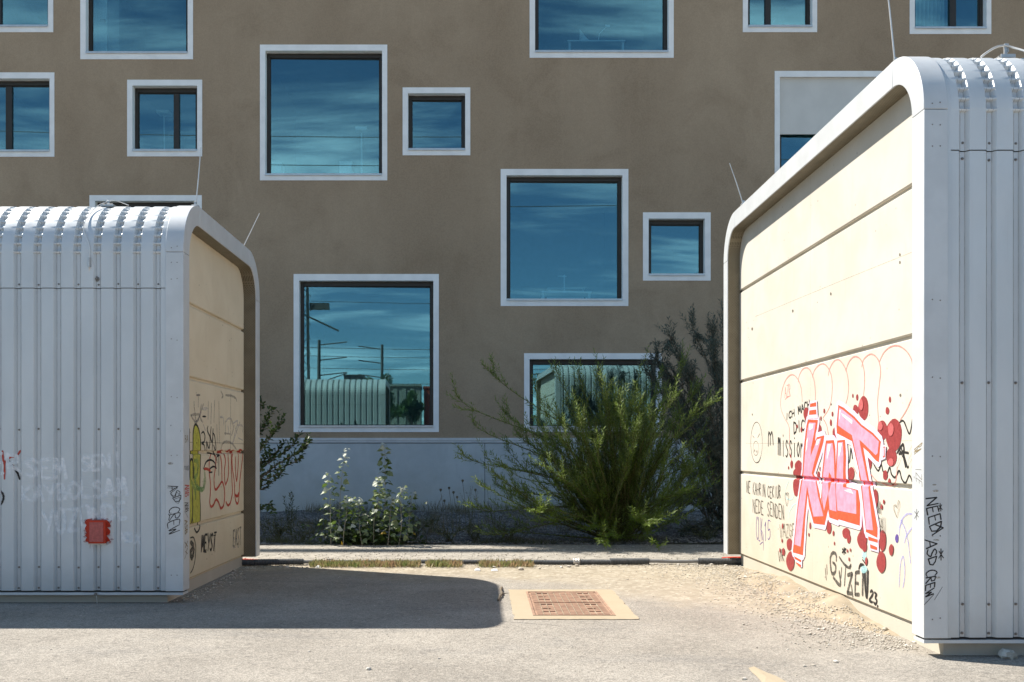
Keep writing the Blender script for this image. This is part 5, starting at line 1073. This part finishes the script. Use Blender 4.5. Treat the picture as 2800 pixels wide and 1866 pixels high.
# ---- white poplar saplings: every leaf its own piece
def pop_leaf(seed):
    r2 = random.Random(seed); out = [(0, 0), (.10, .30), (.28, .52), (.40, .36), (.58, .50), (.72, .24), (1, 0), (.72, -.24), (.58, -.5), (.40, -.36), (.28, -.52), (.10, -.30)]
    v = [(a*1.0 + r2.uniform(-.03, .03), b + r2.uniform(-.04, .04), .18*abs(b) - .35*a*a + r2.uniform(-.02, .02)) for a, b in out] + [(.42, 0, -.05)]
    return v, [(12, i, (i+1) % 12) for i in range(12)]
PL = {k: [mesh('leaf', *pop_leaf(s), M[k]) for s in range(4)] for k in ('poplar', 'poplarpale', 'yellowleaf')}
saplings = [ # base px, top px, top py, depth, leaves, leaf size
 (905,895,1292,16.34,24,.085,'slim white poplar sapling nearest the lower shed with sunlit leaves'),
 (925,948,1225,16.62,30,.085,'tall thin white poplar sapling bending at its tip before the plinth'),
 (1046,1052,1212,17.05,40,.098,'tallest white poplar sapling with large shaded leaves against the plinth'),
 (1022,1035,1305,16.30,44,.090,'leafiest sunlit white poplar sapling in the middle of the clump'),
 (938,946,1357,16.27,30,.080,'short sunlit white poplar sapling next to the tall thin one'), (990,975,1360,16.24,30,.080,'short sunlit white poplar sapling between the tall thin and the leafiest ones'), (1090,1102,1330,16.33,34,.085,'sunlit white poplar sapling of the clump nearest the willow'), (1060,1073,1360,16.20,28,.080,'short sunlit white poplar sapling right before the tallest sapling'), (1110,1132,1345,16.85,24,.08,'shaded white poplar sapling beside the dry umbels')]
for bx_, tx, ty, Y, nl, ls, lab in saplings:
    nl = int(nl*1.55); ls *= 1.12
    b0 = Vector((X_at(bx_, Y), Y, .03)); tp = Vector((X_at(tx, Y), Y + .02, Z_at(ty, Y)))
    o = thing('poplar_sapling', lab or 'short sunlit white poplar sapling low in the clump', 'sapling', tuple(b0), 'white poplar saplings at the path edge')
    pl = spline([b0, b0.lerp(tp, .35) + Vector((rnd.gauss(0, .02), rnd.gauss(0, .02), 0)), b0.lerp(tp, .7) + Vector((rnd.gauss(0, .02), rnd.gauss(0, .02), 0)), tp], 6)
    m = MB(); m.tube(pl, list(np.linspace(.008, .0025, len(pl))), 6); stem = m.build('stem', M['stemp'], o)
    ph = rnd.uniform(0, 6); H_ = tp.z
    for i in range(nl):
        u = (i + .5)/nl; u = .10 + .90*u; k = u*(len(pl)-1); p = pl[int(k)].lerp(pl[min(int(k)+1, len(pl)-1)], k - int(k)); ph += 2.4 + rnd.gauss(0, .25)
        reach = .02 + .06*(1-u)*rnd.uniform(.5, 1.4) + (.10*rnd.random() if u < .5 else 0); dr = Vector((math.cos(ph), math.sin(ph), 0)); p = p + dr*reach + Vector((0, 0, rnd.uniform(-.02, .03)))
        pitch = rnd.uniform(-.55, .35); d = (dr*math.cos(pitch) + Vector((0, 0, 1))*math.sin(pitch)).normalized(); sd = Vector((0, 0, 1)).cross(d).normalized(); up = d.cross(sd); rl = rnd.gauss(0, .5); sd2 = sd*math.cos(rl) + up*math.sin(rl); up2 = d.cross(sd2)
        kind = 'yellowleaf' if (u < .22 and rnd.random() < .10) else ('poplarpale' if (u > .82 or rnd.random() < .10) else 'poplar')
        s_ = ls*rnd.uniform(.7, 1.2)*(.55 if u > .93 else 1)
        lf = bpy.data.objects.new('leaf', PL[kind][rnd.randrange(4)]); COL.objects.link(lf); attach(lf, o)
        mt = Matrix((d, sd2, up2)).transposed().to_4x4(); lf.matrix_basis = Matrix.Translation(p) @ mt @ Matrix.Scale(s_, 4)
        if reach > .04: pass
# dense low skirt of poplar suckers
n = 900; A = rng.normal(0, 1, (n, 3)); P = np.stack([X_at(1010, 16.8) + rng.normal(0, .36, n), 16.62 + rng.normal(0, .17, n), np.abs(rng.normal(.12, .18, n)) + .05], -1); V, T = leaf_mesh(P, np.stack([A[:, 0], A[:, 1]-.3, -np.abs(A[:, 2])*.6 - .1], -1), np.stack([A[:, 1]*.4, A[:, 0]*.4-.3, np.ones(n)], -1), rng.uniform(.06, .10, n), rng.uniform(.05, .085, n), .3, True)
us = thing('poplar_suckers', 'dense dark skirt of low poplar suckers at the foot of the saplings', 'plant', (X_at(1010, 16.8), 16.8, .03)); o = link('foliage', big_tri_mesh('foliage', V, T, M['bushleaf']), us); o['kind'] = 'stuff'
# ---- weeds and dry stalks in the gravel
def weed(px, py, Y, nst, label, spread=.18, kind='weed', cat='weed', group=None, dens=.03, lw=(.010, .018), ll=(.04, .08), ntw=5):
    b0 = np.array([X_at(px, Y), Y, .03]); stems = []
    for k in range(nst):
        t = np.array([b0[0] + rnd.gauss(0, spread), Y + rnd.gauss(0, spread), max(.12, Z_at(py, Y)*rnd.uniform(.55, 1))]); stems.append([b0 + np.array([rnd.gauss(0, .04), rnd.gauss(0, .04), 0]), (b0+t)/2 + np.array([rnd.gauss(0, .03), 0, .05]), t])
    return shrub('weed_plant', label, cat, tuple(b0), stems, M[kind], M['stemg'], ll, lw, dens, ntw=ntw, twl=(.08, .2), group=group, stem_r=.005, start=.1)
weed(792, 1332, 18.2, 6, 'upright thistle-like weed growing before the plinth', .14, dens=.022, lw=(.014, .026))
weed(725, 1400, 18.0, 9, 'low feathery weed at the corner of the lower shed', .3, 'dry', dens=.03, lw=(.004, .008))
weed(860, 1400, 18.3, 8, 'thin dry weed between thistle-like weed and poplar clump', .25, 'dry', dens=.03, lw=(.004, .008))
for px, py, Y, lab in ((1180, 1350, 18.4, 'dry brown weed beside the poplar clump towards the willow'), (1290, 1330, 18.8, 'dry branching weed standing before the plinth joint'), (1350, 1310, 18.0, 'tall dry weed under the long low willow branches'), (1240, 1380, 18.0, 'low dry weed between poplar and willow')):
    weed(px, py, Y, 9, lab, .28, 'dry', group='dry weeds in the gravel', dens=.035, lw=(.004, .009), ll=(.02, .05), ntw=8)
weeds_ = [(760, 1415, 17.2, 'low dark weed tuft beside the broadleaf bush'), (880, 1420, 19.5, 'small weed tuft in the gravel behind the slim sapling'), (1130, 1415, 17.4, 'bushy weed tuft at the foot of the shaded sapling'), (1175, 1420, 20.5, 'weed tuft in the gravel near the plinth foot'), (1300, 1430, 17.0, 'leafy weed tuft between poplar clump and willow stool'), (1390, 1425, 16.9, 'leafy weed tuft under the low willow branches'), (1930, 1440, 17.0, 'weed tuft between willow and taller shed'), (830, 1440, 16.9, 'weed tuft at the path edge between bush and saplings'), (1230, 1440, 16.8, 'weed tuft at the path edge under the dry umbels')]
for px, py, Y, lab in weeds_: weed(px, py, Y, 14, lab, .22, 'weed', group='weed tufts in the gravel bed', dens=.02, lw=(.010, .020), ll=(.03, .07), ntw=10)
for k, (px, py, Y) in enumerate([(1205,1345,18.2),(1228,1340,18.5),(1240,1352,18.1),(1265,1320,18.4),(1250,1365,18.6),(1215,1375,18.0),(1300,1345,18.3)]):
    x = X_at(px, Y); zt = Z_at(py, Y); o = thing('dry_umbel', 'dry wild carrot umbel on a thin curved stalk', 'dry flower', (x + .05, Y, .03), 'dry umbels between poplar and willow')
    m = MB(); m.tube(spline([(x + .06, Y, .03), (x + .045, Y, zt*.6), (x, Y, zt)], 5), .0035, 5); m.build('stalk', M['dry'], o); m = MB()
    for q_ in range(12): a = q_*.55; m.tube([(x, Y, zt), (x + .022*math.cos(a), Y + .022*math.sin(a), zt + .03), (x + .014*math.cos(a), Y + .014*math.sin(a), zt + .055)], [.002, .003, .005], 4)
    m.build('flower_head', M['dry'], o)
# ---- grass along the gravel edge, sedum along the kerb
def blades(n, xs_, ys_, zb_, hL, hW, lean):
    P = np.stack([xs_, ys_, zb_], -1); D_ = np.stack([rng.normal(0, lean, n), rng.normal(0, lean, n), np.ones(n)], -1); return leaf_mesh(P, D_, rng.normal(0, 1, (n, 3)), hL, hW, .1)
n = 5200; cl = rng.uniform(-4.4, 4.6, 130); xs_ = rng.choice(cl, n) + rng.normal(0, .10, n); ys_ = 16.46 + np.abs(rng.normal(0, .28, n)) + .1*np.sin(xs_*5); hL = rng.uniform(.03, .13, n)*(1 + .5*np.sin(xs_*3.1))
V, T = blades(n, xs_, ys_, np.full(n, .03), hL, rng.uniform(.003, .007, n), .45); tag(link('edge_grass', big_tri_mesh('edge_grass', V, T, M['weed'])), 'short rough grass along the gravel edge of the path', kind='stuff')
n = 4200; cl = np.stack([rng.uniform(-4.2, 4.4, 45), rng.uniform(17.5, 24.8, 45)], -1); pick = cl[rng.integers(0, 45, n)]; xs_ = pick[:, 0] + rng.normal(0, .13, n); ys_ = pick[:, 1] + rng.normal(0, .13, n)
V, T = blades(n, xs_, ys_, np.full(n, .04), rng.uniform(.08, .32, n), rng.uniform(.003, .007, n), .35); tag(link('bed_grass', big_tri_mesh('bed_grass', V, T, M['dry'])), 'thin dry grass tufts in the gravel bed', kind='stuff')
n = 2600; xs_ = np.concatenate([rng.uniform(-4.4, 4.4, n)]); ys_ = 24.9 + np.abs(rng.normal(0, .2, n))*-1; V, T = blades(n, xs_, ys_, np.full(n, .04), rng.uniform(.08, .40, n), rng.uniform(.004, .009, n), .3); tag(link('wall_grass', big_tri_mesh('wall_grass', V, T, M['dry'])), 'dry grass fringe at the foot of the plinth', kind='stuff')
for px0, px1, nn, lab in ((856, 1150, 2600, 'long red-green stonecrop mat along the kerb'), (1168, 1262, 900, 'middle stonecrop patch along the kerb'), (1310, 1455, 1100, 'short stonecrop patch near the conduit end')):
    xs_ = X_at(rng.uniform(px0, px1, nn), 13.8); ys_ = 13.72 + rng.normal(0, .10, nn); hL = rng.uniform(.04, .11, nn)
    P = np.stack([xs_, ys_, np.zeros(nn)], -1); D_ = np.stack([rng.normal(0, .35, nn), rng.normal(0, .35, nn), np.ones(nn)], -1); V, T = leaf_mesh(P, D_, rng.normal(0, 1, (nn, 3)), hL, rng.uniform(.010, .018, nn), .5)
    o = thing('stonecrop', lab, 'plant', (X_at((px0+px1)/2, 13.8), 13.8, 0)); f_ = link('shoots', big_tri_mesh('shoots', V, T, M['sedum']), o); f_['kind'] = 'stuff'
# little litter at the kerb
for px, py, s_ in ((1352, 1562, .045), (870, 1553, .04), (1305, 1561, .04)):
    Y = EYE*F/(py-CY); o = MB(); x = X_at(px, Y); o.add([(x-s_, Y-.02, .004), (x+s_, Y-.03, .006), (x+s_*.8, Y+.03, .028), (x-s_*.7, Y+.03, .02), (x, Y, .035)], [(0,1,4),(1,2,4),(2,3,4),(3,0,4)]); tag(o.build('litter_scrap', M['white']), 'crumpled white paper scrap at the kerb', 'litter', 'litter along the kerb')

# ================================================================ rail yard behind the viewer, seen mirrored in the panes
def vx(px, Y): return (px + .044*(YF - Y)*F/(2*YF - Y) - CX)*(2*YF - Y)/F   # allows for the slight set of the pane
def vz(py, Y): return EYE - (py - CY)*(2*YF - Y)/F
def mast(x, y, h, label, arm=0):
    o = thing('catenary_mast', label, 'mast', (x, y, 0), 'railway masts across the yard'); m = MB(); m.tube([(x, y, -.1), (x, y, h)], [.17, .12], 8); m.build('pole', M['mast'], o)
    m = MB()
    for zz_ in (h - .4, h - 1.6, h - 2.8): m.tube([(x, y, zz_), (x + (arm or 2.2), y, zz_ + .25)], .05, 6)
    m.tube([(x, y, h - 3.4), (x + (arm or 2.2), y, h - 2.6)], .05, 6); m.build('bracket_arm', M['mast'], o)
mast(vx(872, -28), -28, vz(930, -28), 'railway mast with three bracket arms', 2.2); mast(vx(1044, -34), -34, vz(942, -34), 'railway mast with three bracket arms', -2.0); mast(vx(1470, -30), -30, 10.5, 'railway mast with three bracket arms', 2.2)
mast(-62, -29, 11, 'railway mast with three bracket arms', 2.2); mast(62, -29, 11, 'railway mast with three bracket arms', -2.2); mast(vx(905, -52), -52, 9, 'railway mast with three bracket arms', 1.6); mast(vx(1070, -60), -60, 9, 'railway mast with three bracket arms', 1.6)
for y, z0, label in ((-28, 9.9, 'railway contact wire'), (-28.6, 9.3, 'railway contact wire'), (-29.3, 8.4, 'railway contact wire'), (-30, 7.3, 'railway contact wire'), (-31, 14.0, 'railway feeder wire high above the masts')):
    o = thing('overhead_wire', label + ' strung across the yard', 'wire', (0, y, z0), 'overhead railway wires'); m = MB(); m.tube([(x_, y, z0 - .35*math.cos(x_*.08)) for x_ in np.linspace(-70, 70, 60)], .022, 5); m.build('wire', M['mast'], o)
for y, z0 in ((-12, 21.4), (-12, 19.6), (-13, 17.2)):
    o = thing('power_line', 'power line sagging high over the yard', 'wire', (0, y, z0), 'power lines over the yard'); m = MB(); m.tube([(x_, y, z0 + .0006*x_*x_ + .01*x_) for x_ in np.linspace(-90, 90, 60)], .024, 5); m.build('wire', M['mast'], o)
for x_ in (-90, 90):
    o = thing('pylon', 'steel pylon carrying the power lines', 'pylon', (x_, -12.5, 0), 'power line pylons'); m = MB(); m.tube([(x_, -12.5, -.1), (x_, -12.5, 28)], [.5, .2], 8); m.build('pole', M['mast'], o); m = MB(); m.box(x_-.1, x_+.1, -15, -10, 22, 22.3); m.box(x_-.1, x_+.1, -15, -10, 25, 25.3); m.build('cross_arm', M['mast'], o)
tw = thing('lattice_tower', 'steel lattice tower beside the tracks', 'tower', (vx(826, -33), -33, 0)); m = MB(); x_ = vx(828, -33); h = 17
for dx in (-.6, .6):
    for dy in (-.6, .6): m.tube([(x_+dx, -33+dy, -.1), (x_+dx*.6, -33+dy*.6, h)], .07, 5)
for k in range(14): z_ = k*h/14; m.tube([(x_-.6+.017*k, -32.4, z_), (x_+.6-.017*k, -32.4, z_+h/14)], .035, 4); m.tube([(x_+.6, -33.6, z_), (x_-.6, -33.6, z_+h/14)], .035, 4)
m.build('lattice', M['mast'], tw); m = MB(); m.tube([(x_, -33, 13), (x_+3, -33, 11.6)], .08, 6); m.box(x_+.6, x_+2.2, -33.3, -32.7, 13.4, 13.9); m.build('lamp_arm', M['mast'], tw)
def ribbed_box(name, label, cat, x0, x1, y0, y1, h, mat):
    o = thing(name, label, cat, ((x0+x1)/2, (y0+y1)/2, 0)); m = MB(); m.box(x0, x1, y0, y1, 0, h); m.build('body', mat, o); m = MB()
    nn = int((x1-x0)/.55)
    for i in range(nn): xx = x0 + .2 + i*(x1-x0-.3)/nn; m.box(xx, xx + .25, y1, y1 + .06, .15, h - .15)
    m.build('ribs', mat, o); m = MB(); m.box(x0-.05, x1+.05, y0-.05, y1+.1, h, h+.12); m.build('roof_rail', mat, o)
ribbed_box('freight_container', 'grey-green ribbed container across the yard', 'container', -12.5, -2.3, -17, -13.2, 5.7, M['container']); ribbed_box('freight_container', 'rust red ribbed container across the yard', 'container', -2.1, 4.5, -17.4, -13.6, 5.6, M['redbox'])
ribbed_box('signal_building', 'dark flat signal building beside the tracks', 'building', vx(940, -45), vx(992, -45), -50, -45, vz(1028, -45), M['mast']); ribbed_box('long_warehouse', 'long low warehouse beyond the tracks', 'building', -120, -40, -95, -80, 7, M['container']); ribbed_box('long_warehouse', 'low brown warehouse far beyond the tracks', 'building', 20, 120, -110, -90, 8, M['redbox'])
def yard_tree(x, y, h, r, label):
    o = thing('yard_tree', label, 'tree', (x, y, 0), 'trees across the yard'); m = MB(); m.tube([(x, y, -.1), (x+.1, y, h*.5), (x, y, h*.85)], [.12, .09, .03], 8)
    for k in range(9): a = k*.7; m.tube([(x+.05, y, h*(.35+.05*k)), (x + r*.8*math.cos(a), y + r*.8*math.sin(a), h*(.55+.045*k))], [.04, .01], 5)
    m.build('trunk', M['bark'], o); n = 5000; d = rng.normal(0, 1, (n, 3)); d /= np.linalg.norm(d, axis=1, keepdims=True); c = rng.normal(0, 1, (14, 3))*np.array([r*.45, r*.45, h*.12]) + np.array([x, y, h*.72]); P = c[rng.integers(0, 14, n)] + d*(rng.uniform(.2, 1, n)**.5)[:, None]*r*.38
    V, T = leaf_mesh(P, rng.normal(0, 1, (n, 3)), rng.normal(0, 1, (n, 3)), rng.uniform(.10, .18, n), rng.uniform(.06, .10, n), .2); f_ = link('crown', big_tri_mesh('crown', V, T, M['tree']), o); f_['kind'] = 'stuff'
yard_tree(-4.5, -10.5, 6.2, 1.0, 'young leafy tree before the green container'); yard_tree(-2.9, -11.0, 5.9, .8, 'small slim tree beside the green container'); yard_tree(9, -14, 6, 1.8, 'rounded tree beside the red container'); yard_tree(-24, -22, 7, 2.4, 'broad tree near the lattice tower'); yard_tree(20, -25, 7, 2.4, 'tall tree near the far mast')
